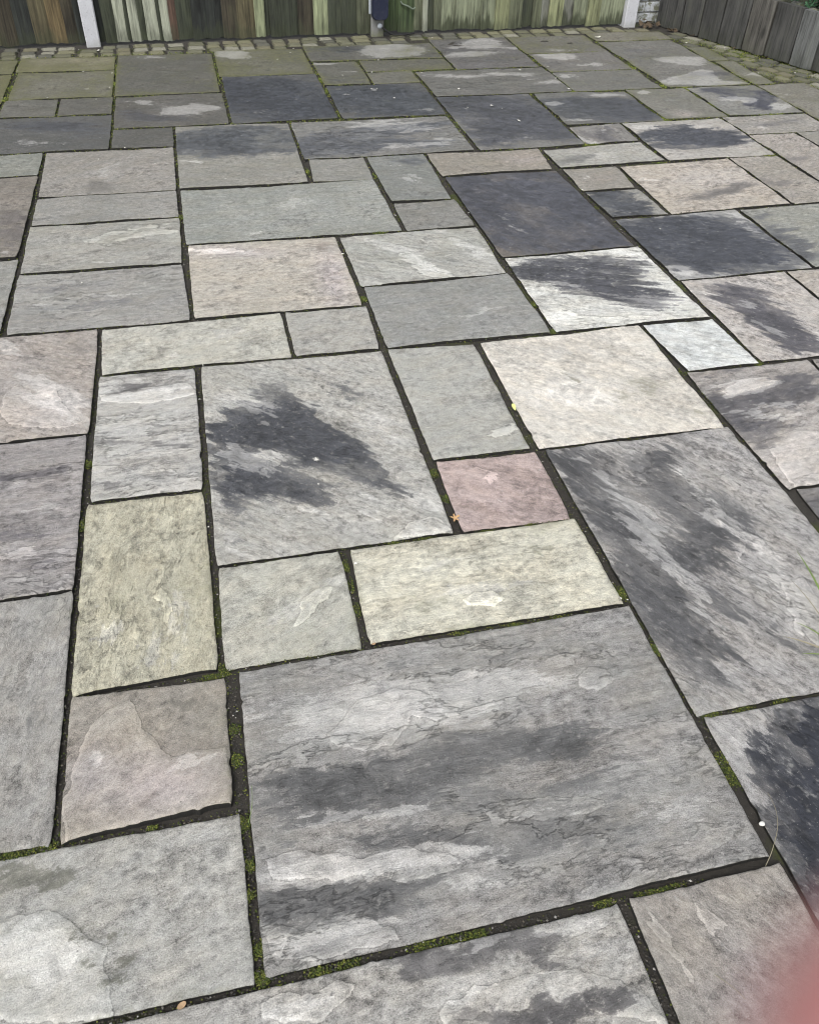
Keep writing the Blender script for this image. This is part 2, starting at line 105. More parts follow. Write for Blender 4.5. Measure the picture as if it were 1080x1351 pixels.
 ([[-0.4114,2.7579],[0.2071,2.7665],[0.2093,2.4794],[-0.4034,2.475]],[0.4246,0.4204,0.3766],[0.1871,0.1871,0.1634],15,0.5,0.5,0.135,0.35,[[-0.3187,2.5671,0.0731,-0.0135,0.0006,-0.0388,0.34]],[[-0.1471,2.5548,0.0172,-0.0032,-0.0006,-0.0195,0.96],[0.0101,2.658,0.155,-0.0008,-0.0013,-0.0522,0.36]],[],[],[],''),
 ([[0.2223,2.7743],[0.522,2.7724],[0.5095,2.4729],[0.2226,2.4762]],[0.3447,0.3412,0.3175],[0.1529,0.1529,0.1401],10,0.4,0.5,0.068,0.35,[],[],[],[],[],''),
 ([[0.5389,2.9152],[1.1205,2.9232],[1.1309,2.4732],[0.535,2.472]],[0.3099,0.3138,0.3028],[0.1443,0.1486,0.1529],10,0.6,0.4,0.027,0.72,[[0.8487,2.7303,0.233,-0.0001,-0.0105,-0.0455,0.4],[1.0272,2.5543,0.1142,-0.0012,-0.0151,-0.0528,0.4]],[[0.8805,2.6372,0.1801,0.0388,-0.0058,-0.0325,0.48]],[],[],[],''),
 ([[1.1496,3.0674],[1.7432,3.0679],[1.7506,2.4671],[1.1483,2.4706]],[0.5358,0.5401,0.5119],[0.0738,0.0752,0.0858],-18,0.9,0.5,0.0,0.3,[[1.4169,2.8299,0.1796,-0.1339,-0.0611,-0.118,1.15],[1.3511,2.9489,0.1921,-0.0044,-0.0223,-0.0647,1.03],[1.5395,2.9302,0.1534,-0.0265,-0.033,-0.0776,0.86],[1.5065,2.7051,0.1077,-0.1002,-0.0452,-0.0768,0.8],[1.2418,2.9135,0.1197,-0.0208,-0.018,-0.0505,0.69],[1.5831,2.5993,0.0709,-0.044,-0.0246,-0.0431,0.34]],[[1.6405,2.589,0.1931,0.0159,-0.0456,-0.1114,0.6],[1.2004,2.5511,0.1748,-0.0019,-0.0211,-0.0639,0.6],[1.7237,2.969,0.0627,-0.0107,-0.0247,-0.0532,0.72],[1.3484,2.7772,0.099,-0.0617,-0.0085,-0.0174,0.72],[1.2151,3.0209,0.0917,-0.0158,-0.009,-0.0265,0.6]],[],[],[],'near white slab with a smoky dark centre'),
 ([[-0.7319,3.2303],[-0.1266,3.2238],[-0.1112,2.7874],[-0.7271,2.7874]],[0.338,0.3347,0.3206],[0.1544,0.1544,0.1588],4,0.9,0.4,0.041,0.72,[[-0.5988,3.1076,0.1882,-0.0107,0.0049,-0.0497,0.57],[-0.4306,2.9586,0.2109,-0.0052,0.0033,-0.0469,0.46],[-0.6044,2.8497,0.1011,-0.007,0.0047,-0.0441,0.4]],[[-0.2981,3.024,0.1633,-0.0098,0.001,-0.0305,0.48],[-0.5919,3.0165,0.1053,-0.0065,0.003,-0.0298,0.36]],[],[],[],''),
 ([[1.7636,3.3621],[2.3577,3.3674],[2.3744,2.771],[1.7755,2.7679]],[0.3447,0.3462,0.3414],[0.0546,0.0583,0.0702],-25,0.6,0.5,0.0,0.72,[[1.9676,3.1143,0.2957,-0.0497,-0.0904,-0.1795,1.61],[2.0707,2.9096,0.254,-0.0435,-0.0583,-0.1055,1.38],[1.8886,3.2468,0.1677,-0.0278,-0.0427,-0.0906,1.26],[2.2695,2.949,0.0319,-0.1548,-0.0613,-0.0672,0.92],[2.1244,3.2077,0.1692,-0.028,-0.0397,-0.0752,1.03]],[[2.3771,3.2919,0.017,-0.0976,-0.0453,-0.0523,0.72],[1.8378,2.8235,0.0287,-0.0423,-0.0283,-0.0399,0.84],[2.3191,3.0947,0.0314,-0.1643,-0.0267,-0.0299,0.48]],[],[],[],'wet looking black slab with a chalky edge'),
 ([[2.3874,3.3721],[2.98,3.3721],[2.98,2.775],[2.3874,2.775]],[0.3185,0.3225,0.2953],[0.097,0.1004,0.1075],5,0.6,0.7,0.162,0.72,[[2.4199,3.0778,0.0844,-0.0965,-0.0719,-0.0957,0.8],[2.3786,2.8934,0.0738,-0.051,-0.0561,-0.0775,0.92],[2.4296,3.2833,0.1051,-0.0172,-0.023,-0.0393,0.46]],[[2.5677,3.1341,0.1031,-0.0171,-0.0474,-0.0745,0.36]],[],[],[],''),
 ([[-1.98,3.37],[-1.38,3.37],[-1.38,2.79],[-1.98,2.79]],[0.2975,0.29,0.267],[0.1152,0.1134,0.1097],-9.0,0.6,0.6,0.0,0.72,[],[],[],[],[],''),
 ([[3.0,3.395],[3.6,3.395],[3.6,2.775],[3.0,2.775]],[0.3816,0.3726,0.3447],[0.1152,0.1134,0.1097],1.0,0.6,0.6,0.0,0.72,[],[],[],[],[],''),
 ([[-0.0982,3.3893],[0.5059,3.3766],[0.5097,2.7853],[-0.0979,2.7919]],[0.4218,0.3983,0.3537],[0.183,0.1596,0.138],5,0.6,0.6,0.162,0.45,[[0.423,3.2993,0.0918,-0.0155,-0.0053,-0.0357,0.52],[0.3431,3.1708,0.1776,-0.0305,-0.0036,-0.0269,0.34]],[[0.055,3.3112,0.1774,-0.0526,-0.0032,-0.035,0.6]],[[0.0251,3.3163,0.2088,-0.0355,-0.0035,-0.0564,0.7]],[[0.4406,3.02,0.061,0.0231,-0.0099,-0.2506,0.4471,0.4111,0.4016],[0.0849,3.3061,0.1793,-0.0305,-0.0042,-0.0563,0.4386,0.4062,0.3936]],[],''),
 ([[-1.36,3.38],[-0.7488,3.38],[-0.7488,2.8],[-1.36,2.8]],[0.3013,0.3029,0.2857],[0.1482,0.1482,0.1439],10,0.5,0.4,0.068,0.72,[],[],[],[],[],''),
 ([[0.5247,3.3777],[1.1233,3.3799],[1.1135,2.9365],[0.5318,2.9342]],[0.4124,0.4139,0.3888],[0.1486,0.1529,0.1443],-30,0.8,0.5,0.135,0.72,[[0.9718,3.0627,0.1514,-0.026,-0.0188,-0.0665,0.4]],[[0.8208,3.0887,0.1428,-0.2305,-0.0276,-0.0583,0.6],[1.0417,3.1945,0.0845,-0.1998,-0.0267,-0.0468,0.6],[0.6688,3.2577,0.0926,-0.0157,-0.0116,-0.0569,0.36]],[[0.8126,3.0556,0.1217,-0.1948,-0.0382,-0.0803,0.8]],[],[],''),
 ([[-0.7358,3.6856],[-0.1235,3.6801],[-0.127,3.2517],[-0.729,3.2503]],[0.3576,0.3541,0.3279],[0.1699,0.1699,0.1562],8,0.8,0.4,0.068,0.72,[[-0.6475,3.3752,0.1136,-0.0051,0.0058,-0.0558,0.4],[-0.5427,3.5359,0.1761,0.017,0.0037,-0.0375,0.34]],[[-0.4042,3.3061,0.0404,-0.0069,0.0006,-0.0206,0.96],[-0.2408,3.5999,0.1238,0.0068,0.0012,-0.0392,0.48]],[[-0.3327,3.5382,0.2086,0.0572,0.0076,-0.0908,0.8]],[],[],''),
 ([[1.137,3.9611],[1.7106,3.9749],[1.7334,3.084],[1.1447,3.0824]],[0.1815,0.167,0.1552],[0.0708,0.0737,0.0888],-50,0.7,0.5,0.0,0.72,[[1.5016,3.7498,0.3294,-0.2343,-0.1046,-0.2471,1.38],[1.2504,3.4343,0.1591,-0.2252,-0.0983,-0.2028,0.86],[1.6531,3.3681,0.0796,-0.2646,-0.1343,-0.1957,0.92],[1.3693,3.1766,0.2553,-0.0431,-0.0363,-0.0999,0.57],[1.206,3.893,0.1085,-0.0169,-0.0266,-0.0941,0.69]],[[1.2967,3.4686,0.0676,0.0566,-0.0117,-0.1445,0.24],[1.3112,3.3026,0.0547,-0.0769,-0.0211,-0.0412,0.3]],[],[],[],'large charcoal slab with faint brown streaks'),
 ([[1.7495,3.6849],[2.0176,3.6807],[2.0348,3.3874],[1.7604,3.3897]],[0.3048,0.2996,0.2766],[0.0707,0.075,0.0855],0,0.4,0.5,0.0,0.72,[[1.8393,3.5471,0.0918,-0.079,-0.0693,-0.1312,1.49],[1.9039,3.4385,0.078,-0.0553,-0.0342,-0.0635,1.03],[1.7973,3.6275,0.0645,-0.0103,-0.0219,-0.0525,1.03]],[[2.0131,3.5931,0.0503,-0.0881,-0.0403,-0.064,0.36]],[[1.8464,3.546,0.1133,-0.0976,-0.0782,-0.1476,1]],[],[],''),
 ([[0.8225,3.6906],[1.1093,3.6805],[1.1213,3.3999],[0.8172,3.4023]],[0.243,0.2426,0.2285],[0.1233,0.1272,0.1233],0,0.4,0.5,0.135,0.72,[[0.9291,3.5287,0.0996,-0.0163,-0.0199,-0.0807,0.34]],[],[],[],[],''),
 ([[2.0545,3.9737],[2.6664,3.9913],[2.6661,3.3999],[2.0527,3.3921]],[0.3884,0.3573,0.3151],[0.1518,0.1432,0.1349],10,0.4,0.8,0.054,0.4,[[2.3035,3.5469,0.2126,0.0317,-0.0323,-0.0694,0.63],[2.5814,3.6482,0.139,0.0301,-0.027,-0.0546,0.57],[2.1749,3.4122,0.1165,0.0043,-0.0195,-0.041,0.4]],[[2.129,3.7993,0.0528,-0.0082,-0.0177,-0.0379,0.6]],[],[[2.4516,3.7492,0.2291,-0.0356,-0.081,-0.1511,0.4143,0.3892,0.362]],[],'large warm cream slab'),
 ([[-0.1105,3.9849],[0.7916,3.986],[0.8012,3.4093],[-0.106,3.4095]],[0.3168,0.3273,0.3071],[0.1507,0.1641,0.1641],8,0.5,0.6,0.108,0.72,[[0.0941,3.8807,0.203,-0.0042,-0.0035,-0.0712,0.34],[0.5992,3.5827,0.164,-0.0268,-0.0143,-0.0811,0.29]],[[0.1796,3.4756,0.0249,-0.0042,-0.0021,-0.0228,0.96],[0.4259,3.783,0.2055,-0.0051,-0.012,-0.1046,0.36]],[],[],[],''),
 ([[2.684,4.0025],[2.962,4.0025],[2.962,3.4],[2.684,3.4]],[0.352,0.3296,0.2984],[0.1462,0.1357,0.1297],20,0.4,0.9,0.108,0.72,[[2.7306,3.655,0.084,-0.0657,-0.0491,-0.0719,0.57],[2.7077,3.4825,0.0925,-0.0147,-0.0321,-0.0518,0.46]],[],[],[],[],''),
 ([[-1.98,4.285],[-1.38,4.285],[-1.38,3.39],[-1.98,3.39]],[0.2569,0.2504,0.2304],[0.1152,0.1134,0.1097],-6.0,0.6,0.6,0.0,0.72,[],[],[],[],[],''),
 ([[-1.36,4.2795],[-0.7555,4.2795],[-0.7555,3.4],[-1.36,3.4]],[0.2424,0.2249,0.1996],[0.1305,0.1188,0.1151],-10,0.5,0.8,0.135,0.72,[[-0.7854,3.6139,0.0898,-0.015,0.0203,-0.1913,0.57],[-0.8376,3.8177,0.0933,-0.0153,0.0111,-0.0993,0.46]],[[-0.7659,3.43,0.0288,-0.0049,0.0038,-0.0354,0.6]],[],[[-0.8341,4.0733,0.0981,-0.0156,0.0174,-0.1645,0.2499,0.229,0.207]],[],''),
 ([[1.7532,3.987],[2.0351,3.9756],[2.0143,3.7049],[1.7464,3.7091]],[0.2967,0.2831,0.2552],[0.1511,0.1425,0.1262],0,0.5,0.6,0.068,0.72,[[1.8281,3.7959,0.111,-0.0173,-0.0191,-0.0467,0.34]],[[1.8139,3.8583,0.015,-0.0023,-0.0077,-0.0191,0.84]],[],[[1.9222,3.8314,0.0749,-0.0116,-0.0242,-0.057,0.3296,0.305,0.2814]],[],''),
 ([[-0.7336,3.9888],[-0.1311,3.992],[-0.1256,3.7056],[-0.732,3.709]],[0.2997,0.2967,0.2801],[0.1592,0.1592,0.1547],10,0.6,0.4,0.068,0.72,[[-0.5931,3.8607,0.1578,-0.0035,0.0057,-0.0683,0.4]],[],[],[],[],''),
 ([[2.982,4.3225],[3.262,4.3225],[3.262,3.415],[2.982,3.415]],[0.3675,0.3421,0.3166],[0.1315,0.1236,0.1236],30,0.4,0.9,0.135,0.72,[[3.0423,3.9505,0.0819,-0.0123,-0.0327,-0.0521,0.57],[3.1717,4.0832,0.0421,-0.0062,-0.0279,-0.0439,0.46]],[],[],[],[],''),
 ([[0.8158,4.2963],[1.1132,4.2965],[1.1005,3.7106],[0.819,3.7195]],[0.2353,0.2445,0.2341],[0.1022,0.1093,0.1204],-10,0.3,0.5,0.135,0.72,[[1.0185,4.2106,0.0907,-0.0137,-0.0194,-0.0837,0.69]],[[0.9831,3.9772,0.0724,-0.0112,-0.0272,-0.1153,0.42],[0.9086,4.1525,0.0111,-0.0017,-0.0033,-0.0153,1.08]],[],[],[],''),
 ([[3.28,4.3224],[3.882,4.3224],[3.882,3.713],[3.28,3.713]],[0.2989,0.2917,0.2691],[0.1152,0.1134,0.1097],6.0,0.6,0.6,0.0,0.72,[],[],[],[],[],''),
 ([[1.1262,4.2915],[1.7312,4.293],[1.7058,4.0091],[1.1293,3.9949]],[0.2989,0.2789,0.2454],[0.1555,0.1425,0.1223],5,0.4,0.6,0.135,0.72,[[1.218,4.0738,0.1495,-0.0229,-0.0138,-0.0503,0.4]],[],[],[[1.5985,4.1451,0.1162,-0.0175,-0.0286,-0.0839,0.3544,0.3204,0.2961]],[],''),
 ([[1.7442,4.252],[2.3158,4.2991],[2.3295,4.0319],[1.7488,4.0113]],[0.3833,0.3795,0.3542],[0.1536,0.1536,0.1493],5,0.5,0.8,0.135,0.72,[[1.8989,4.1221,0.1282,0.0763,-0.0156,-0.0606,0.57],[1.785,4.0949,0.0777,-0.0117,-0.0236,-0.0623,0.46],[2.2498,4.1033,0.1201,-0.018,-0.0197,-0.0425,0.34]],[[2.0503,4.1331,0.159,-0.0238,-0.0271,-0.0639,0.48]],[],[],[],''),
 ([[0.5227,4.2936],[0.8009,4.2955],[0.7938,4.006],[0.5046,4.0115]],[0.2831,0.2824,0.2644],[0.1402,0.1423,0.134],0,0.5,0.5,0.135,0.72,[],[],[],[],[],''),
 ([[-0.7425,4.5851],[-0.1294,4.5838],[-0.1288,4.012],[-0.7305,4.0169]],[0.3056,0.2938,0.2732],[0.152,0.1455,0.1351],30,0.5,0.7,0.041,0.72,[[-0.5794,4.1718,0.1694,-0.0264,0.0044,-0.0767,0.34],[-0.4589,4.1058,0.0826,0.1275,0.0198,-0.0842,0.46]],[[-0.4484,4.2981,0.0572,0.0918,0.0408,-0.1805,0.36],[-0.2196,4.345,0.0072,-0.0011,-0.0001,-0.0156,1.08]],[],[],[],''),
 ([[2.3489,4.619],[2.964,4.619],[2.964,4.0225],[2.3489,4.0225]],[0.419,0.4043,0.3802],[0.0641,0.0682,0.0812],5,0.7,0.6,0.068,0.72,[[2.6337,4.3461,0.2555,-0.0368,-0.0601,-0.1173,1.49],[2.4779,4.3063,0.1258,-0.0183,-0.0505,-0.1035,1.03],[2.7306,4.2696,0.1692,-0.0246,-0.0492,-0.0918,1.03],[2.6515,4.472,0.1304,-0.0185,-0.037,-0.0734,0.69]],[[2.4464,4.5273,0.0866,-0.0123,-0.0229,-0.0494,0.72],[2.8082,4.5028,0.2203,-0.031,-0.0197,-0.0373,0.36]],[],[],[],''),
 ([[3.558,4.4793],[4.102,4.4793],[4.102,4.3424],[3.558,4.3424]],[0.2185,0.2127,0.1951],[0.1152,0.1134,0.1097],19.0,0.6,0.6,0.0,0.72,[],[],[],[],[],''),
 ([[-1.062,4.5927],[-0.7569,4.5927],[-0.7569,4.2995],[-1.062,4.2995]],[0.2502,0.2597,0.2353],[0.1332,0.1415,0.1292],5,0.4,0.5,0.135,0.72,[],[],[],[],[],''),
 ([[-0.1123,4.9086],[0.4904,4.8881],[0.4805,4.0137],[-0.1136,4.0121]],[0.2881,0.2852,0.2611],[0.0896,0.0962,0.1066],0,0.5,0.5,0.203,0.72,[[0.1507,4.704,0.3537,0.0057,-0.0086,-0.1672,1.26],[0.2524,4.5136,0.2656,-0.0392,-0.0119,-0.1349,0.8],[-0.0119,4.5526,0.1127,-0.0166,-0.0048,-0.1126,0.69]],[[-0.0203,4.3567,0.0254,-0.0038,-0.0016,-0.0368,1.14],[0.0604,4.1698,0.042,-0.1218,-0.0272,-0.0722,0.36]],[],[],[],'slab fading from damp blue grey to pale buff'),
 ([[2.0237,4.5979],[2.3359,4.6206],[2.3223,4.3414],[2.0159,4.3253]],[0.2569,0.2504,0.2416],[0.109,0.1054,0.1126],-75,1.0,0.4,0.0,0.72,[[2.131,4.4816,0.0824,-0.0671,-0.045,-0.0939,0.69],[2.2525,4.5027,0.0597,-0.0085,-0.0526,-0.1217,0.57]],[[2.0344,4.4076,0.0459,-0.0912,-0.0175,-0.0323,0.72],[2.2099,4.5088,0.0173,0.0108,-0.034,-0.1164,0.6]],[],[],[],''),
 ([[2.988,4.6379],[3.534,4.6379],[3.534,4.3448],[2.988,4.3448]],[0.3291,0.3167,0.2969],[0.1132,0.1096,0.1132],10,0.5,1.0,0.203,0.72,[[3.1702,4.4652,0.0894,-0.0126,-0.0296,-0.0498,0.57],[3.428,4.5252,0.0641,-0.0089,-0.0324,-0.0513,0.57],[3.2982,4.5155,0.0726,-0.0101,-0.0233,-0.0382,0.46]],[[3.126,4.4312,0.0621,-0.0088,-0.0218,-0.0369,0.48]],[],[],[],''),
 ([[0.5034,4.8835],[1.3898,4.8835],[1.3898,4.3169],[0.5034,4.3169]],[0.2398,0.2393,0.2326],[0.102,0.1073,0.1202],4,1.0,0.6,0.0,0.85,[[0.8205,4.6075,0.3305,0.0204,-0.0227,-0.1427,1.03],[0.7097,4.4347,0.2782,0.0148,-0.0129,-0.0894,1.03],[1.227,4.7387,0.2164,0.0037,-0.0173,-0.0757,0.69],[1.2325,4.4276,0.1648,0.0006,-0.0165,-0.0684,0.57]],[[0.983,4.7991,0.2141,0.0042,-0.0119,-0.0637,0.72],[1.1532,4.4392,0.2051,0.0009,-0.0104,-0.0456,0.6],[1.1292,4.688,0.213,0.0032,-0.0106,-0.0495,0.6],[1.3173,4.5113,0.0809,-0.0117,-0.0159,-0.0587,0.6]],[],[],[],''),
 ([[-1.6835,4.9],[-1.0765,4.9],[-1.0765,4.3065],[-1.6835,4.3065]],[0.2651,0.2587,0.239],[0.1152,0.1134,0.1097],36.0,0.6,0.6,0.0,0.85,[],[],[],[],[],''),
 ([[-0.4327,4.9039],[-0.1266,4.9039],[-0.1266,4.6051],[-0.4327,4.6051]],[0.1291,0.1291,0.1222],[0.0878,0.0878,0.0878],0,0.4,0.5,0.135,0.85,[],[],[],[],[],''),
 ([[1.4215,5.2337],[2.0029,5.2337],[2.0029,4.3191],[1.4215,4.3191]],[0.2172,0.215,0.2075],[0.0742,0.0772,0.0911],-20,0.5,0.5,0.0,0.85,[[1.7531,4.8683,0.2849,-0.2336,-0.1117,-0.2887,1.61],[1.6851,5.0941,0.2258,-0.0301,-0.0436,-0.1433,1.15],[1.9025,4.6436,0.2137,-0.0301,-0.0639,-0.1759,1.15],[1.5071,4.5085,0.1227,-0.0177,-0.0432,-0.142,0.8]],[[1.7535,4.4729,0.1242,0.0381,-0.0267,-0.0939,0.42],[1.5491,4.9953,0.011,-0.0015,-0.004,-0.0138,1.2],[1.7704,4.7287,0.0086,-0.0012,-0.0043,-0.0128,1.2]],[],[],[],'dark blue grey slab with white specks'),
 ([[3.5565,5.228],[3.9085,5.228],[3.9085,4.4992],[3.5565,4.4992]],[0.2357,0.2299,0.2022],[0.1305,0.1265,0.1078],20,0.4,0.6,0.525,0.85,[],[[3.5927,4.9977,0.0987,-0.0129,-0.0456,-0.0746,0.36]],[],[],[],''),
 ([[-1.0535,5.1622],[-0.4457,5.1622],[-0.4457,4.6128],[-1.0535,4.6128]],[0.1275,0.1299,0.1278],[0.0815,0.0862,0.0959],0,0.6,0.5,0.161,0.85,[[-0.7437,5.016,0.3102,-0.0437,0.0077,-0.1017,0.8],[-0.5407,4.8037,0.1517,-0.0219,0.0043,-0.0957,0.46]],[[-0.7966,4.7474,0.2219,-0.0324,0.0061,-0.0697,0.36]],[],[],[],''),
 ([[2.0285,5.2135],[2.6275,5.2135],[2.6275,4.6406],[2.0285,4.6406]],[0.1758,0.177,0.1737],[0.0674,0.0715,0.0833],0,0.5,0.5,0.228,0.85,[[2.3239,4.8905,0.3179,-0.043,-0.069,-0.1656,1.61],[2.4756,4.7977,0.1807,-0.0247,-0.0544,-0.1213,1.26],[2.1863,5.0274,0.1379,-0.0184,-0.0331,-0.0858,1.03]],[[2.0983,5.0241,0.064,-0.0085,-0.0159,-0.0427,0.84],[2.4792,5.1429,0.1139,-0.0149,-0.0159,-0.0374,0.72],[2.1528,4.7025,0.175,-0.0243,-0.0104,-0.0258,0.48]],[],[],[],'dark slate coloured slab with pale smears along its back edge'),
 ([[2.6415,5.2283],[3.0395,5.2283],[3.0395,4.6579],[2.6415,4.6579]],[0.2195,0.2173,0.1969],[0.1322,0.1322,0.1243],-20,0.5,0.6,0.39,0.85,[[2.8731,5.0129,0.0101,-0.157,-0.0432,-0.0617,0.46]],[[2.7385,5.157,0.0434,-0.0056,-0.0176,-0.0379,0.96]],[],[[2.8029,4.7244,0.091,-0.0125,-0.0271,-0.0534,0.3577,0.3346,0.3152]],[],''),
 ([[3.0545,5.226],[3.5405,5.226],[3.5405,4.6673],[3.0545,4.6673]],[0.2538,0.255,0.2425],[0.0676,0.0703,0.0883],10,0.7,0.7,0.323,0.85,[[3.445,5.0169,0.1965,-0.0256,-0.0524,-0.0895,1.09],[3.3668,4.8396,0.0668,-0.0089,-0.0666,-0.1129,1.15],[3.2415,5.1244,0.1479,-0.0191,-0.0416,-0.0765,0.92]],[[3.2808,4.9591,0.0966,-0.0127,-0.0247,-0.0437,0.96],[3.4607,4.7816,0.0951,-0.0128,-0.0425,-0.0696,0.6],[3.3282,4.9061,0.0385,-0.0051,-0.0166,-0.0288,0.96]],[],[],[],''),
 ([[-1.6835,5.38],[-1.0665,5.38],[-1.0665,4.92],[-1.6835,4.92]],[0.2689,0.2625,0.2425],[0.1152,0.1134,0.1097],-18.0,0.6,0.6,0.12,0.85,[],[],[],[],[],''),
 ([[-0.4324,5.4818],[0.1747,5.4818],[0.1747,4.9286],[-0.4324,4.9286]],[0.1372,0.1346,0.1262],[0.0847,0.0863,0.0944],3,0.7,0.6,0.255,0.85,[[-0.1938,5.0682,0.2424,-0.0335,-0.001,-0.0925,0.69],[-0.3359,5.1816,0.102,-0.0139,0.0009,-0.0817,0.57]],[[-0.0471,5.1973,0.1336,0.0052,-0.0014,-0.0831,0.9],[-0.275,5.3551,0.1005,-0.0435,-0.001,-0.0428,0.54],[0.0598,5.239,0.0805,-0.06,-0.0057,-0.055,0.48]],[],[],[],''),
 ([[0.8002,5.5385],[1.3988,5.5385],[1.3988,4.9206],[0.8002,4.9206]],[0.1325,0.1337,0.134],[0.0676,0.0732,0.0851],0,0.5,0.5,0.188,0.85,[[1.0749,5.2499,0.3125,-0.0412,-0.0539,-0.2645,1.61],[0.9099,5.3475,0.1346,-0.0176,-0.0264,-0.1501,1.15],[1.2647,5.0769,0.176,-0.0237,-0.0335,-0.1403,1.03]],[[1.0659,5.4366,0.0137,-0.0018,-0.0037,-0.0186,1.2],[1.2917,5.0016,0.1307,-0.0178,-0.0135,-0.0549,0.36],[0.9036,5.3637,0.0225,-0.0029,-0.0026,-0.0151,0.84]],[],[],[],''),
 ([[-1.0385,5.4785],[-0.7493,5.4785],[-0.7493,5.1822],[-1.0385,5.1822]],[0.1588,0.1586,0.1438],[0.1039,0.1039,0.097],0,0.4,0.5,0.39,0.85,[],[],[],[],[],''),
 ([[-0.7363,5.4803],[-0.4493,5.4803],[-0.4493,5.1828],[-0.7363,5.1828]],[0.1398,0.1384,0.1274],[0.0954,0.0954,0.0888],0,0.4,0.5,0.323,0.85,[],[],[],[],[],''),
 ([[0.1913,5.8135],[0.7777,5.8135],[0.7777,4.9306],[0.1913,4.9306]],[0.1202,0.1238,0.1266],[0.0611,0.0663,0.0791],0,0.5,0.5,0.12,0.85,[[0.4601,5.3608,0.3382,-0.1492,-0.0477,-0.354,1.61],[0.3015,5.5821,0.1795,-0.0229,-0.0129,-0.1572,1.15],[0.6457,5.0894,0.1702,-0.0231,-0.0195,-0.1375,1.15]],[[0.3874,5.0829,0.2095,-0.0286,-0.0055,-0.0543,0.36],[0.6101,5.3111,0.0693,-0.1113,-0.0166,-0.068,0.36]],[],[],[],'dark slate blue slab near the back'),
 ([[2.3124,5.6673],[2.9046,5.6673],[2.9046,5.2506],[2.3124,5.2506]],[0.1911,0.1908,0.1811],[0.1138,0.1138,0.1176],0,0.5,0.5,0.323,0.85,[],[[2.3711,5.5739,0.1001,-0.0123,-0.0193,-0.0506,0.48]],[],[],[],''),
 ([[3.5515,5.7875],[3.7035,5.7875],[3.7035,5.248],[3.5515,5.248]],[0.2099,0.2095,0.1791],[0.121,0.121,0.0993],20,0.5,0.6,0.593,0.85,[],[[3.7069,5.4642,0.0845,-0.0103,-0.0301,-0.0513,0.72],[3.8187,5.414,0.0739,-0.0091,-0.0308,-0.0508,0.84]],[],[],[],''),
 ([[1.4248,5.8014],[2.2994,5.8014],[2.2994,5.2537],[1.4248,5.2537]],[0.1733,0.173,0.1656],[0.1004,0.1004,0.1039],4,0.9,0.6,0.282,0.85,[[1.5875,5.418,0.2351,-0.03,-0.0216,-0.0785,0.46],[2.1748,5.3927,0.1934,-0.0245,-0.0231,-0.0637,0.46]],[[2.0646,5.6647,0.1913,-0.0482,-0.0176,-0.0512,0.72],[1.6546,5.662,0.1951,-0.024,-0.0139,-0.0506,0.48],[2.2531,5.4671,0.1471,-0.0184,-0.0181,-0.0489,0.48]],[],[],[],''),
 ([[1.1038,5.8159],[1.4017,5.8159],[1.4017,5.5585],[1.1038,5.5585]],[0.1684,0.1682,0.1473],[0.1036,0.1036,0.0934],0,0.5,0.6,0.49,0.85,[],[],[],[],[],''),
 ([[-1.6635,6.02],[-1.0585,6.02],[-1.0585,5.4],[-1.6635,5.4]],[0.1744,0.1676,0.1133],[0.1115,0.1061,0.0712],0,0.4,0.5,1,0.85,[],[],[],[],[],''),
 ([[-1.0276,6.0542],[-0.4551,6.0542],[-0.4551,5.5003],[-1.0276,5.5003]],[0.1813,0.1795,0.1469],[0.1206,0.1187,0.0955],0,0.5,0.6,0.76,0.85,[],[[-0.5884,5.6645,0.0216,-0.0028,0.0011,-0.0233,0.6]],[],[],[],''),
 ([[2.9445,6.405],[3.5235,6.405],[3.5235,5.2483],[2.9445,5.2483]],[0.1958,0.1939,0.1826],[0.1007,0.1007,0.1078],0,0.6,0.8,0.49,0.85,[[3.1451,6.1607,0.168,-0.0187,-0.046,-0.101,0.57],[3.11,5.9578,0.1637,-0.0188,-0.0355,-0.0766,0.57],[3.4086,5.4824,0.1148,-0.014,-0.0368,-0.0681,0.8],[3.2874,5.5154,0.0521,-0.0064,-0.0356,-0.0684,0.8]],[[3.3636,5.8287,0.1377,-0.0677,-0.0595,-0.1112,0.9],[3.1581,5.4238,0.169,0.0588,-0.0371,-0.0823,1.44],[3.303,5.3882,0.0717,-0.0089,-0.0264,-0.0496,1.2],[3.3102,5.3002,0.228,-0.0287,-0.0218,-0.0403,1.2],[3.3405,5.564,0.0525,-0.0064,-0.0182,-0.0347,0.84],[3.2463,5.882,0.1088,-0.0126,-0.0276,-0.0566,0.48]],[],[],[],'long grey slab with white lime blotches'),
 ([[0.7988,6.0931],[1.0908,6.0931],[1.0908,5.5771],[0.7988,5.5771]],[0.1429,0.1441,0.129],[0.0888,0.0921,0.0987],0,0.5,0.6,0.557,0.85,[[0.9183,5.6676,0.1409,-0.0175,-0.0111,-0.0658,0.57]],[[0.8592,6.0639,0.079,-0.0093,-0.0056,-0.0366,0.96],[0.9949,5.8303,0.0964,-0.0117,-0.0061,-0.0345,0.36]],[],[],[],''),
 ([[2.3124,6.1271],[2.9024,6.1271],[2.9024,5.6873],[2.3124,5.6873]],[0.1953,0.1902,0.1836],[0.1007,0.1007,0.1078],0,0.6,0.7,0.422,0.85,[[2.4003,5.8639,0.1561,-0.0184,-0.0271,-0.073,0.57]],[[2.4966,6.0481,0.1223,-0.0594,-0.0306,-0.0764,0.96],[2.6543,5.8148,0.1572,-0.0186,-0.0223,-0.0545,0.48]],[],[],[],''),
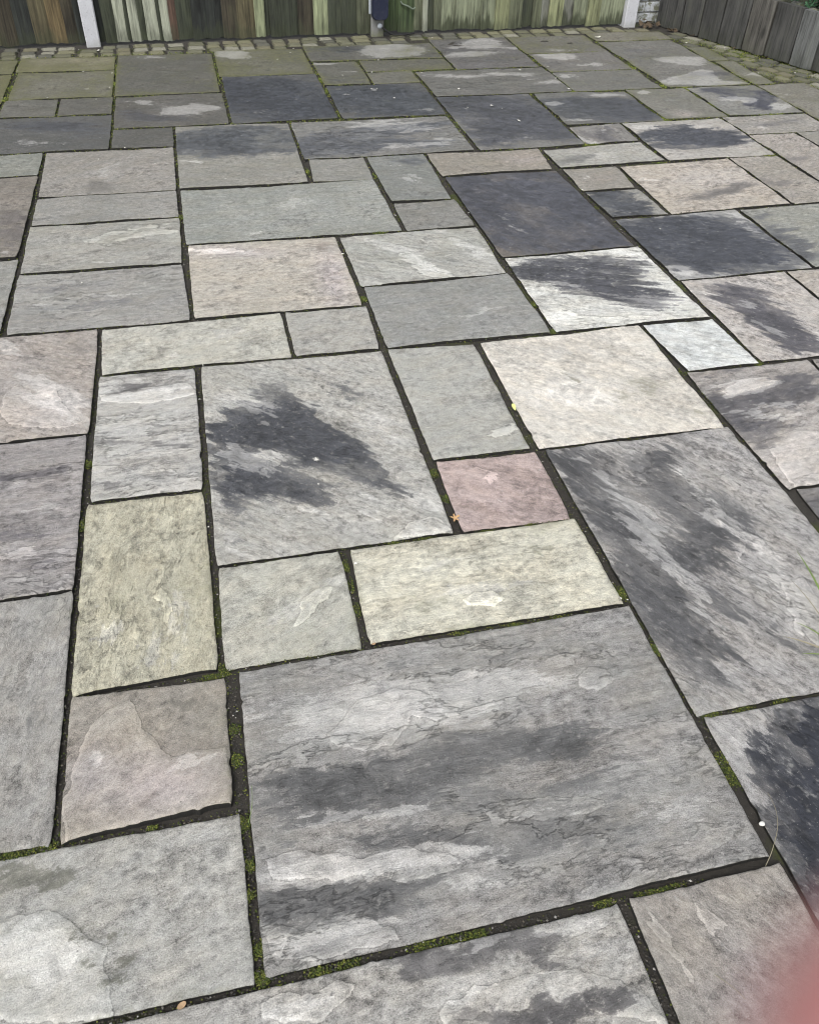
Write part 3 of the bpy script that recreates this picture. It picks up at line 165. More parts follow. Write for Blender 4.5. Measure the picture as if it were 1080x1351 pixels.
 ([[-0.4421,6.4019],[0.162,6.4019],[0.162,5.5018],[-0.4421,5.5018]],[0.1372,0.1371,0.1238],[0.0916,0.0933,0.0884],3,0.6,0.5,0.557,0.85,[[-0.1378,5.9678,0.2311,-0.0281,-0.0015,-0.0861,0.4],[-0.2295,6.1016,0.281,-0.0335,-0.0002,-0.0356,0.34]],[[-0.2285,6.3406,0.2418,-0.0277,-0.0002,-0.0379,0.42]],[],[],[],''),
 ([[1.1081,6.0955],[1.6923,6.0955],[1.6923,5.8359],[1.1081,5.8359]],[0.1407,0.1406,0.1222],[0.0933,0.0949,0.0853],0,0.5,0.6,0.557,0.85,[],[],[],[],[],''),
 ([[3.5365,6.1735],[3.6935,6.1735],[3.6935,5.8075],[3.5365,5.8075]],[0.1798,0.1841,0.1522],[0.112,0.1157,0.0912],20,0.5,0.6,0.828,0.85,[],[],[],[],[],''),
 ([[0.1792,6.4514],[0.7741,6.4514],[0.7741,5.8335],[0.1792,5.8335]],[0.1593,0.1605,0.129],[0.0992,0.1009,0.086],0,0.5,0.6,0.76,0.85,[],[[0.2896,6.3586,0.1161,-0.054,-0.0091,-0.0964,1.14]],[],[],[],''),
 ([[-1.6635,6.3635],[-1.0585,6.3635],[-1.0585,6.04],[-1.6635,6.04]],[0.2373,0.2309,0.1753],[0.143,0.1368,0.0908],0,0.4,0.5,0.895,0.85,[],[],[],[],[],''),
 ([[1.7126,6.6035],[2.2897,6.6035],[2.2897,5.8265],[1.7126,5.8265]],[0.1569,0.154,0.1554],[0.0926,0.0926,0.1027],0,0.9,0.8,0.382,0.85,[[1.7783,6.3124,0.1601,-0.0178,-0.0323,-0.1207,0.57],[2.2967,6.1927,0.1079,-0.0121,-0.0338,-0.0992,0.57],[1.9436,6.5072,0.1102,-0.0118,-0.018,-0.0637,0.57],[2.0737,6.0177,0.261,-0.0302,-0.018,-0.0564,0.46]],[[2.0603,6.4403,0.1099,-0.0119,-0.0314,-0.1048,2.04],[1.9045,6.1758,0.2005,0.0152,-0.0188,-0.0683,0.96],[1.8485,6.3673,0.0323,-0.0036,-0.0112,-0.0409,0.96],[2.2763,6.2992,0.1092,-0.012,-0.0136,-0.0407,0.48]],[],[],[],'streaked grey slab with a round white splash'),
 ([[-1.0437,6.3954],[-0.4581,6.3954],[-0.4581,6.0742],[-1.0437,6.0742]],[0.2339,0.2255,0.1626],[0.143,0.1368,0.0908],0,0.5,0.5,0.895,0.85,[],[],[],[],[],''),
 ([[0.7871,6.5035],[1.6996,6.5035],[1.6996,6.1155],[0.7871,6.1155]],[0.1342,0.1354,0.1258],[0.074,0.0784,0.086],0,0.6,0.7,0.625,0.85,[[0.9959,6.4404,0.2085,-0.023,-0.0099,-0.0608,0.69],[1.0569,6.3317,0.2064,-0.0231,-0.0136,-0.079,0.46]],[[1.3631,6.3483,0.147,-0.0163,-0.0298,-0.1402,1.8],[1.451,6.3078,0.1259,-0.0141,-0.0268,-0.1193,1.2]],[],[],[],'mossy slab with a white chalky splash'),
 ([[2.305,6.6086],[2.9149,6.6086],[2.9149,6.1471],[2.305,6.1471]],[0.1753,0.1721,0.159],[0.0999,0.0999,0.0965],0,0.6,0.7,0.693,0.85,[[2.5355,6.2284,0.2193,-0.0243,-0.0224,-0.0605,0.46]],[[2.5705,6.2455,0.1651,-0.0183,-0.0228,-0.0608,0.48]],[],[],[],''),
 ([[2.9415,6.6635],[3.5535,6.6635],[3.5535,6.425],[2.9415,6.425]],[0.2127,0.2057,0.1771],[0.1259,0.122,0.1072],0,0.5,0.6,0.625,0.85,[],[],[],[],[],''),
]
PANEL_A = [(-1.496,-1.371,(0.042,0.036,0.024)),(-1.371,-1.256,(0.085,0.074,0.042)),(-1.256,-1.180,(0.085,0.074,0.042)),(-1.180,-1.074,(0.042,0.036,0.024)),(-1.074,-0.968,(0.018,0.021,0.019)),(-0.968,-0.861,(0.085,0.074,0.042)),(-0.861,-0.764,(0.120,0.090,0.045)),(-0.764,-0.690,(0.042,0.036,0.024)),(-0.690,-0.656,(0.018,0.021,0.019))]
PANEL_B = [(-0.562,-0.518,(0.018,0.021,0.019)),(-0.518,-0.443,(0.036,0.042,0.028)),(-0.443,-0.373,(0.270,0.285,0.225)),(-0.373,-0.343,(0.036,0.042,0.028)),(-0.343,-0.283,(0.270,0.285,0.225)),(-0.283,-0.242,(0.036,0.042,0.028)),(-0.242,-0.160,(0.270,0.285,0.225)),(-0.160,-0.135,(0.036,0.042,0.028)),(-0.135,-0.078,(0.270,0.285,0.225)),(-0.078,-0.037,(0.090,0.055,0.040)),(-0.037,0.067,(0.036,0.042,0.028)),(0.067,0.171,(0.018,0.021,0.019)),(0.171,0.277,(0.018,0.021,0.019)),(0.277,0.383,(0.042,0.036,0.024)),(0.383,0.500,(0.085,0.074,0.042)),(0.500,0.559,(0.270,0.300,0.180)),(0.559,0.607,(0.036,0.042,0.028)),(0.607,0.720,(0.036,0.042,0.028)),(0.720,0.807,(0.036,0.042,0.028)),(0.807,0.916,(0.042,0.036,0.024)),(0.916,1.020,(0.270,0.300,0.180)),(1.020,1.125,(0.036,0.042,0.028)),(1.125,1.231,(0.036,0.042,0.028)),(1.231,1.326,(0.100,0.110,0.070))]
PANEL_C = [(1.422,1.533,(0.055,0.080,0.035)),(1.533,1.656,(0.055,0.080,0.035)),(1.656,1.721,(0.100,0.110,0.070)),(1.721,1.750,(0.270,0.285,0.225)),(1.750,1.810,(0.036,0.042,0.028)),(1.810,1.864,(0.100,0.110,0.070)),(1.864,1.973,(0.190,0.210,0.140)),(1.973,2.076,(0.190,0.210,0.140)),(2.076,2.180,(0.190,0.210,0.140)),(2.180,2.285,(0.190,0.210,0.140)),(2.285,2.396,(0.210,0.225,0.125)),(2.396,2.501,(0.100,0.110,0.070)),(2.501,2.589,(0.036,0.042,0.028)),(2.589,2.658,(0.100,0.110,0.070)),(2.658,2.715,(0.170,0.175,0.150)),(2.715,2.819,(0.210,0.225,0.125)),(2.819,2.924,(0.170,0.175,0.150)),(2.924,3.035,(0.190,0.210,0.140)),(3.035,3.146,(0.210,0.225,0.125)),(3.146,3.227,(0.190,0.210,0.140)),(3.227,3.346,(0.190,0.210,0.140))]
WALL_EDGES = [[3.621, 6.878], [3.688, 6.632], [3.767, 6.462], [3.865, 6.293], [3.92, 6.069], [4.004, 5.889], [4.042, 5.665], [4.116, 5.494]]
PETALS = [[-0.468,5.974],[-0.472,5.665],[-0.54,5.434],[-0.641,6.029],[-0.809,5.498],[0.683,6.334],[0.578,6.172],[0.716,6.43],[1.093,6.45],[1.089,5.963],[1.238,6.076],[1.137,5.795],[1.066,5.437],[1.098,5.433],[1.549,4.995],[1.699,5.018],[1.77,4.729],[1.744,4.955],[2.113,5.731],[2.286,5.515],[2.326,5.779],[-0.571,6.534],[-0.698,6.568],[-0.22,4.345],[0.909,4.152],[-0.489,4.449],[-0.082,2.461],[-0.103,2.264],[-0.106,1.669],[0.682,2.15],[0.862,1.21],[0.264,0.455],[-0.497,3.127],[0.437,3.189],[0.508,3.206],[0.8,3.55],[1.129,3.521],[1.743,3.702],[2.382,2.968],[1.814,2.619],[1.911,3.219],[-0.366,4.594],[0.006,2.597],[0.198,1.786],[0.408,2.035],[0.803,2.193],[0.921,2.082],[3.707,5.464],[3.808,6.109],[4.056,5.708],[3.962,5.433],[3.595,6.285],[3.873,6.654],[1.751,6.638],[3.437,6.871],[3.341,6.756],[3.527,6.913],[0.942,5.75],[1.164,5.238],[1.598,5.368],[2.284,5.28],[1.453,5.739]]
MOSS_SPOTS = [[-0.088,0.975,0.012],[-0.088,1.048,0.009],[0.233,1.398,0.018],[0.234,1.322,0.018],[0.226,1.466,0.015],[-0.087,0.835,0.009],[-0.481,0.867,0.019],[-0.442,0.866,0.016],[-0.507,0.861,0.019],[0.248,0.544,0.021],[0.195,0.547,0.015],[0.649,0.556,0.022],[0.606,0.558,0.019],[0.533,0.56,0.011],[0.064,0.541,0.018],[0.013,0.543,0.015],[-0.421,1.753,0.016],[-0.424,2.011,0.013],[0.863,1.243,0.017],[0.871,1.061,0.014],[0.882,0.758,0.019],[0.88,0.724,0.015],[1.076,0.879,0.023],[0.982,0.874,0.02],[0.907,0.869,0.013],[-0.107,1.2,0.015],[-0.131,1.199,0.013],[0.522,1.783,0.015],[0.536,1.67,0.012],[0.575,1.199,0.025],[0.69,1.204,0.022],[0.446,1.2,0.018],[0.356,1.529,0.016],[0.725,1.522,0.016],[0.438,1.532,0.016],[0.6,1.526,0.014],[0.562,3.467,0.029],[0.608,3.938,0.028],[0.699,3.405,0.019],[0.831,4.051,0.022],[0.525,2.836,0.014],[-0.119,3.7,0.016],[-0.093,4.347,0.015],[0.494,4.154,0.018],[1.144,2.478,0.011],[1.143,2.678,0.011],[1.495,2.148,0.016],[1.764,2.146,0.013],[1.544,1.816,0.019],[1.529,1.702,0.016],[2.038,4.31,0.041],[2.925,4.014,0.029],[2.295,4.018,0.024],[1.313,2.265,0.011],[0.273,1.788,0.008],[2.635,4.677,0.036],[3.06,5.23,0.045],[2.959,5.293,0.035],[2.308,5.213,0.038],[3.353,4.95,0.039],[3.347,4.679,0.038],[2.893,5.73,0.026],[3.079,5.065,0.029],[3.058,4.881,0.029],[-0.45,6.006,0.028],[-0.44,5.756,0.027],[-1.012,5.75,0.03],[-1.029,5.527,0.025],[0.758,4.977,0.021],[0.765,5.444,0.027],[0.778,5.685,0.028],[-0.253,0.866,0.007],[-0.08,0.751,0.008],[-0.092,0.697,0.008],[-0.075,0.602,0.009],[-0.079,0.555,0.01],[0.289,0.545,0.013],[0.518,0.56,0.011]]

# ------------------------------------------------------------------ helpers
def tag(o, label=None, cat=None, group=None, kind=None):
    if label: o['label'] = label
    if cat: o['category'] = cat
    if group: o['group'] = group
    if kind: o['kind'] = kind
    return o

def link(name, me, mat=None, parent=None, loc=None):
    o = bpy.data.objects.new(name, me); COL.objects.link(o)
    if mat and me is not None and not me.materials: me.materials.append(mat)
    if parent: o.parent = parent
    if loc is not None: o.location = loc
    return o

def empty(name, loc=(0, 0, 0), rz=0):
    o = bpy.data.objects.new(name, None); COL.objects.link(o)
    o.location = loc; o.rotation_euler = (0, 0, rz); o.empty_display_size = 0.1
    return o

def mesh_np(name, v, f, smooth=True):
    me = bpy.data.meshes.new(name)
    v = np.asarray(v, dtype=np.float32); f = np.asarray(f, dtype=np.int32)
    k = f.shape[1]
    me.vertices.add(len(v)); me.vertices.foreach_set('co', v.ravel())
    me.loops.add(f.size); me.loops.foreach_set('vertex_index', f.ravel())
    me.polygons.add(len(f)); me.polygons.foreach_set('loop_start', np.arange(0, f.size, k, dtype=np.int32))
    me.polygons.foreach_set('use_smooth', np.full(len(f), smooth, dtype=bool))
    me.update(calc_edges=True)
    return me

def set_col(me, name, arr):
    a = me.attributes.new(name, 'FLOAT_COLOR', 'POINT')
    a.data.foreach_set('color', np.ascontiguousarray(arr, dtype=np.float32).ravel())

def set_uv(me, uv):
    l = me.uv_layers.new(name='grain')
    idx = np.empty(len(me.loops), dtype=np.int32); me.loops.foreach_get('vertex_index', idx)
    l.data.foreach_set('uv', np.ascontiguousarray(uv[idx], dtype=np.float32).ravel())

PERM = np.concatenate([np.random.default_rng(1).permutation(512)]*2)
ANG = np.random.default_rng(2).uniform(0, 2*np.pi, 512)
GX, GY = np.cos(ANG), np.sin(ANG)
def perlin(x, y):
    xi = np.floor(x).astype(int); yi = np.floor(y).astype(int)
    xf, yf = x-xi, y-yi
    u, v = xf*xf*xf*(xf*(xf*6-15)+10), yf*yf*yf*(yf*(yf*6-15)+10)
    def g(a, b, dx, dy):
        h = PERM[(PERM[a & 511] + b) & 511]
        return GX[h]*dx + GY[h]*dy
    n0 = g(xi, yi, xf, yf)*(1-u) + g(xi+1, yi, xf-1, yf)*u
    n1 = g(xi, yi+1, xf, yf-1)*(1-u) + g(xi+1, yi+1, xf-1, yf-1)*u
    return n0*(1-v) + n1*v
def fbm(x, y, o=4, gain=.5):
    s = 0; a = 1
    for i in range(o):
        s = s + a*perlin(x+17.3*i, y-9.1*i); x = x*2.03; y = y*2.03; a *= gain
    return s

# node helper
class NT:
    def __init__(self, name):
        self.mat = bpy.data.materials.new(name); self.mat.use_nodes = True
        self.t = self.mat.node_tree; self.t.nodes.clear()
        self.out = self.t.nodes.new('ShaderNodeOutputMaterial')
        self.b = self.t.nodes.new('ShaderNodeBsdfPrincipled')
        self.t.links.new(self.b.outputs[0], self.out.inputs['Surface'])
    def _in(self, sock, v):
        if isinstance(v, bpy.types.NodeSocket): self.t.links.new(v, sock)
        elif isinstance(v, (tuple, list)) and len(v) == 3 and sock.type == 'RGBA': sock.default_value = (*v, 1)
        else: sock.default_value = v
    def attr(self, name, kind='GEOMETRY'):
        n = self.t.nodes.new('ShaderNodeAttribute'); n.attribute_type = kind; n.attribute_name = name; return n
    def math(self, op, a, b=0.0, c=None, clamp=False):
        n = self.t.nodes.new('ShaderNodeMath'); n.operation = op; n.use_clamp = clamp
        self._in(n.inputs[0], a); self._in(n.inputs[1], b)
        if c is not None: self._in(n.inputs[2], c)
        return n.outputs[0]
    def mad(self, a, b, c): return self.math('MULTIPLY_ADD', a, b, c)
    def vscale(self, v, sc, off=(0, 0, 0)):
        n = self.t.nodes.new('ShaderNodeMapping'); self._in(n.inputs[0], v)
        n.inputs['Scale'].default_value = sc
        if isinstance(off, bpy.types.NodeSocket): self.t.links.new(off, n.inputs['Location'])
        else: n.inputs['Location'].default_value = off
        return n.outputs[0]
    def noise(self, v, scale=1, detail=4, rough=.55, dist=0, dim='3D'):
        n = self.t.nodes.new('ShaderNodeTexNoise'); n.noise_dimensions = dim
        self._in(n.inputs['Vector'], v); n.inputs['Scale'].default_value = scale
        n.inputs['Detail'].default_value = detail; n.inputs['Roughness'].default_value = rough
        n.inputs['Distortion'].default_value = dist
        return n.outputs[0]
    def voro(self, v, scale, rand=1, feature='F1'):
        n = self.t.nodes.new('ShaderNodeTexVoronoi'); n.feature = feature
        self._in(n.inputs['Vector'], v); n.inputs['Scale'].default_value = scale; n.inputs['Randomness'].default_value = rand
        return n
    def smooth(self, v, a, b, lo=0., hi=1.):
        n = self.t.nodes.new('ShaderNodeMapRange'); n.interpolation_type = 'SMOOTHSTEP'
        self._in(n.inputs[0], v); n.inputs[1].default_value = a; n.inputs[2].default_value = b
        n.inputs[3].default_value = lo; n.inputs[4].default_value = hi
        return n.outputs[0]
    def lin(self, v, a, b, lo=0., hi=1.):
        n = self.t.nodes.new('ShaderNodeMapRange'); self._in(n.inputs[0], v); n.inputs[1].default_value = a; n.inputs[2].default_value = b
        self._in(n.inputs[3], lo); self._in(n.inputs[4], hi); return n.outputs[0]
    def mix(self, f, a, b, mode='MIX'):
        n = self.t.nodes.new('ShaderNodeMix'); n.data_type = 'RGBA'; n.blend_type = mode
        self._in(n.inputs[0], f); self._in(n.inputs[6], a); self._in(n.inputs[7], b); return n.outputs[2]
    def scale_col(self, c, f):
        n = self.t.nodes.new('ShaderNodeVectorMath'); n.operation = 'SCALE'
        self._in(n.inputs[0], c); self._in(n.inputs['Scale'], f); return n.outputs[0]
    def sep(self, c):
        n = self.t.nodes.new('ShaderNodeSeparateColor'); self._in(n.inputs[0], c); return n.outputs
    def coord(self, which):
        n = self.t.nodes.new('ShaderNodeTexCoord'); return n.outputs[which]
    def bump(self, h, dist, strength=1.0, normal=None):
        n = self.t.nodes.new('ShaderNodeBump'); self._in(n.inputs['Height'], h)
        n.inputs['Distance'].default_value = dist; n.inputs['Strength'].default_value = strength
        if normal: self.t.links.new(normal, n.inputs['Normal'])
        return n.outputs[0]
    def set(self, **k):
        for a, v in k.items(): self._in(self.b.inputs[a.replace('_', ' ')], v)
        return self.mat

# ------------------------------------------------------------------ stone material (one for every slab)
def stone_material():
    N = NT('riven_sandstone')
    uvn = N.t.nodes.new('ShaderNodeUVMap'); uvn.uv_map = 'grain'; uv = uvn.outputs[0]
    base = N.attr('base').outputs['Color']
    stain = N.attr('stain_tone').outputs['Color']
    mk = N.sep(N.attr('mask').outputs['Color']); mR, mG, mB = mk[0], mk[1], mk[2]
    axn = N.attr('aux'); ax = N.sep(axn.outputs['Color']); streak, mott, flake = ax[0], ax[1], ax[2]; grime = axn.outputs['Alpha']
    c = lambda s: N.math('SUBTRACT', s, .5)
    def add(*t):
        r = t[0]
        for q in t[1:]: r = N.math('ADD', r, q)
        return r
    mul = lambda a, b: N.math('MULTIPLY', a, b)
    # slightly warped grain coordinates so streaks wander
    wv = N.t.nodes.new('ShaderNodeTexNoise'); wv.inputs['Scale'].default_value = 4.5; wv.inputs['Detail'].default_value = 4; N.t.links.new(uv, wv.inputs['Vector'])
    wsub = N.t.nodes.new('ShaderNodeVectorMath'); wsub.operation = 'SUBTRACT'; N.t.links.new(wv.outputs['Color'], wsub.inputs[0]); wsub.inputs[1].default_value = (.5, .5, .5)
    wad = N.t.nodes.new('ShaderNodeVectorMath'); wad.operation = 'MULTIPLY_ADD'
    N.t.links.new(wsub.outputs[0], wad.inputs[0]); wad.inputs[1].default_value = (.05, .05, 0); N.t.links.new(uv, wad.inputs[2])
    g = wad.outputs[0]
    As = N.noise(N.vscale(g, (3.0, 13, 1)), 1, 9, .70); Ai = N.noise(N.vscale(uv, (6, 8.5, 1), (3, 8, 0)), 1, 9, .72)
    A = add(Ai, mul(N.math('POWER', streak, 2.0), N.math('SUBTRACT', As, Ai)))
    S = N.noise(N.vscale(g, (9, 64, 1)), 1, 5, .68)
    M = N.noise(N.vscale(g, (1, 1, 1), (4, 1, 0)), 24, 8, .78)
    M2 = N.noise(N.vscale(uv, (1, 1.5, 1), (17, 23, 0)), 46, 6, .74)
    NB = N.noise(N.vscale(uv, (1, 1, 1), (13, 5, 0)), 3.4, 5, .6)
    G = N.noise(uv, 380, 3, .75)
    drift0 = N.noise(N.vscale(g, (7, 13, 1), (31, 12, 0)), 1, 7, .7)
    # broken ledges: one sided, fading in and out
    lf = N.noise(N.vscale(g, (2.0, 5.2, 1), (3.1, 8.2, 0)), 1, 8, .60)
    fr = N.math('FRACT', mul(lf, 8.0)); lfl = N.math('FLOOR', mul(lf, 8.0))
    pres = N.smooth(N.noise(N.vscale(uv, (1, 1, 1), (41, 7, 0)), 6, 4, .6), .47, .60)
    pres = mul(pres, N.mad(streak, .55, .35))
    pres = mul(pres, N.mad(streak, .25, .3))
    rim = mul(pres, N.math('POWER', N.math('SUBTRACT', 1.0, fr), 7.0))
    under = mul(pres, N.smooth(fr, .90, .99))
    # lifted flakes
    fl = add(flake, mul(c(A), 1.0), mul(c(M), .7), mul(c(lf), .3))
    flm = N.smooth(fl, .50, .54)
    flr = mul(N.smooth(fl, .52, .56), N.smooth(fl, .56, .78, 1, 0))
    flu = mul(N.smooth(fl, .50, .56), 1.0)
    # ragged stain edges
    rag = add(mul(c(A), N.mad(streak, 1.7, .9)), mul(c(M), 1.7), mul(c(S), mul(streak, 1.3)), mul(c(NB), .5))
    dk = N.smooth(add(mR, mul(rag, .8)), .40, .53)
    dks = N.smooth(add(mR, mul(rag, .45)), .15, .85)
    dk = mul(add(mul(dk, .66), mul(dks, .34)), N.smooth(add(mul(M2, .6), mul(A, .4)), .52, .66, 1, .40))
    dk = mul(dk, N.math('MAXIMUM', N.smooth(add(mul(NB, .65), mul(drift0, .35)), .44, .66, 1, .50), N.smooth(mR, 1.1, 1.3)))
    pl = N.smooth(N.math('SUBTRACT', mG, mul(rag, .8)), .34, .48)
    # stone colour
    drift_ = drift0
    var = add(1.0, mul(c(A), N.mad(streak, 1.7, 1.1)), mul(c(S), mul(N.math('POWER', streak, 2.0), .75)), mul(c(M), N.mad(mott, 2.0, 1.3)), mul(c(M2), N.mad(mott, 1.7, .8)), mul(c(NB), 1.05), mul(c(G), 2.0))
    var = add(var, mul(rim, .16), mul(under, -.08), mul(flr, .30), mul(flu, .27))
    # thin skins of stone left on or split off: crisp ragged patches, paler where fresh
    k1 = N.noise(N.vscale(g, (2.6, 6.5, 1), (9, 2, 0)), 1, 9, .68)
    sk1 = mul(N.smooth(k1, .530, .548), N.smooth(NB, .36, .56));
    sk = N.math('POWER', streak, 3.0)
    var = add(var, mul(mul(sk1, sk), .22))
    var = N.math('MAXIMUM', var, .2)
    drift = drift_
    b2 = N.mix(N.smooth(drift, .35, .7, 0, .45), base, N.mix(1.0, base, (1.07, .99, .88), 'MULTIPLY'))
    col = N.scale_col(b2, var)
    # general grime held in the hollows of the riven face
    gt = add(mul(c(A), 1.5), mul(c(M), 1.0), mul(c(NB), 1.1), mul(grime, .34))
    gm_ = N.smooth(gt, .13, .36)
    col = N.mix(mul(gm_, N.mad(grime, .6, .30)), col, N.mix(1.0, col, (.55, .56, .545), 'MULTIPLY'))
    dvar = add(1.0, mul(c(NB), 1.1), mul(c(M), 3.0), mul(c(S), .8), mul(c(G), .9), mul(c(A), .8))
    col = N.mix(dk, col, N.scale_col(stain, dvar))
    pc = N.mix(.45, N.scale_col(col, 1.55), (.50, .495, .48))
    col = N.mix(mul(pl, .82), col, N.scale_col(pc, add(1.0, mul(c(M), 1.1), mul(c(G), .6))))
    # algae film
    ga = N.smooth(add(mB, mul(c(NB), 1.1), mul(c(M), 1.2)), .26, .80)
    col = N.mix(mul(ga, .72), col, N.scale_col((.120, .122, .058), add(1.0, mul(c(M), 2.0))))
    # pits, dark specks, pale lichen dots
    v1 = N.voro(uv, 70); d1 = mul(N.smooth(v1.outputs['Distance'], .05, .16, 1, 0), N.smooth(N.sep(v1.outputs['Color'])[0], .80, .84))
    col = N.mix(mul(d1, .6), col, (.035, .035, .036))
    v2 = N.voro(N.vscale(uv, (1, 1, 1), (5, 9, 0)), 34); d2 = mul(N.smooth(add(v2.outputs['Distance'], mul(c(M2), .6)), .04, .22, 1, 0), N.smooth(N.sep(v2.outputs['Color'])[1], .84, .88))
    col = N.mix(mul(d2, .34), col, (.46, .46, .43))
    v3 = N.voro(N.vscale(uv, (1, 1, 1), (2, 4, 0)), 160); d3 = mul(N.smooth(v3.outputs['Distance'], .08, .2, 1, 0), N.smooth(N.sep(v3.outputs['Color'])[2], .90, .93))
    col = N.mix(mul(d3, .45), col, (.50, .50, .47))
    # near-black colour on the slab sides, below the top face
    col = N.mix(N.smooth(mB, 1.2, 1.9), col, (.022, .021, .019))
    ro = add(N.lin(dk, 0, 1, .76, .38), mul(c(M), .5))
    h = add(mul(mul(sk1, sk), 1.2), mul(rim, .7), mul(flm, .35), mul(S, N.mad(streak, .7, .2)), mul(M, 2.0), mul(G, .30), mul(A, 1.6))
    nrm = N.bump(h, .0050, 1.0)
    return N.set(Base_Color=col, Roughness=ro, Normal=nrm, Specular_IOR_Level=.40)
STONE = stone_material()

def joint_material():
    N = NT('joint_sand')
    p = N.coord('Object')
    a = N.noise(p, 60, 6, .7); b = N.noise(p, 400, 3, .7); g = N.noise(p, 5, 5, .6)
    col = N.mix(a, (.010, .009, .008), (.058, .051, .041))
    v = N.voro(p, 260); sp = N.math('MULTIPLY', N.smooth(v.outputs['Distance'], .1, .3, 1, 0), N.smooth(N.sep(v.outputs['Color'])[0], .8, .9))
    col = N.mix(N.math('MULTIPLY', sp, .6), col, (.16, .155, .14))
    col = N.mix(N.smooth(g, .56, .66), col, N.mix(a, (.02, .03, .006), (.075, .085, .018)))
    return N.set(Base_Color=col, Roughness=.85, Normal=N.bump(N.math('ADD', a, N.math('MULTIPLY', b, .5)), .006))
JOINT = joint_material()

# ------------------------------------------------------------------ ground and patio
def ground_material():
    N = NT('garden_soil')
    p = N.coord('Object'); a = N.noise(p, 3, 8, .65); b = N.noise(p, 40, 5, .7)
    return N.set(Base_Color=N.mix(a, (.035, .045, .016), (.075, .075, .035)), Roughness=.95, Normal=N.bump(b, .02))
gb = bmesh.new()
bmesh.ops.create_grid(gb, x_segments=8, y_segments=8, size=80)
gm = bpy.data.meshes.new('ground'); gb.to_mesh(gm); gb.free()
ground = tag(link('ground', gm, ground_material(), loc=(0, 0, -.06)), 'dark soil and turf the patio is laid on', 'ground', kind='structure')

# fence line and slab line behind the patio
def fence_y(x): return 6.70 + (x+.7)*.0427
wall_pts = np.array(WALL_EDGES)
WDIR = np.array([4.13-3.62, 5.45-6.88]); WDIR = WDIR/np.linalg.norm(WDIR)
W0 = np.array([3.62, 6.88])
def wall_pt(s, off=0.0):                       # along the retaining wall; off>0 = behind its face
    nrm = np.array([-WDIR[1], WDIR[0]])
    return W0 + WDIR*s + nrm*off

def joint_bed():
    # one dark sheet of jointing sand under slabs and setts
    xs = np.linspace(-2.05, 4.75, 171); ys = np.linspace(-.15, 6.95, 178)
    X, Y = np.meshgrid(xs, ys); Z = np.where(Y > 6.38, -.006, -.013) + .0035*fbm(X*9, Y*9, 3) + .002*perlin(X*31, Y*31)
    v = np.stack([X, Y, Z], -1).reshape(-1, 3); nx = len(xs)
    i = np.arange(len(ys)-1)[:, None]*nx + np.arange(nx-1)[None]
    f = np.stack([i, i+1, i+nx+1, i+nx], -1).reshape(-1, 4)
    return mesh_np('patio', v, f)
patio = tag(link('patio', joint_bed(), JOINT), 'weathered riven stone patio laid in a random coursed pattern with dark joints', 'patio', kind='structure')

def fields(P, blobs, k=.9):
    s = np.zeros(len(P))
    for bl in blobs:
        cx, cy, ux, uy, vx, vy, st = bl[:7]
        det = ux*vy - uy*vx
        if abs(det) < 1e-9: continue
        dx, dy = P[:, 0]-cx, P[:, 1]-cy
        a = (dx*vy - dy*vx)/det; b = (dy*ux - dx*uy)/det
        s = s + st*np.exp(-k*(a*a+b*b))
    return s

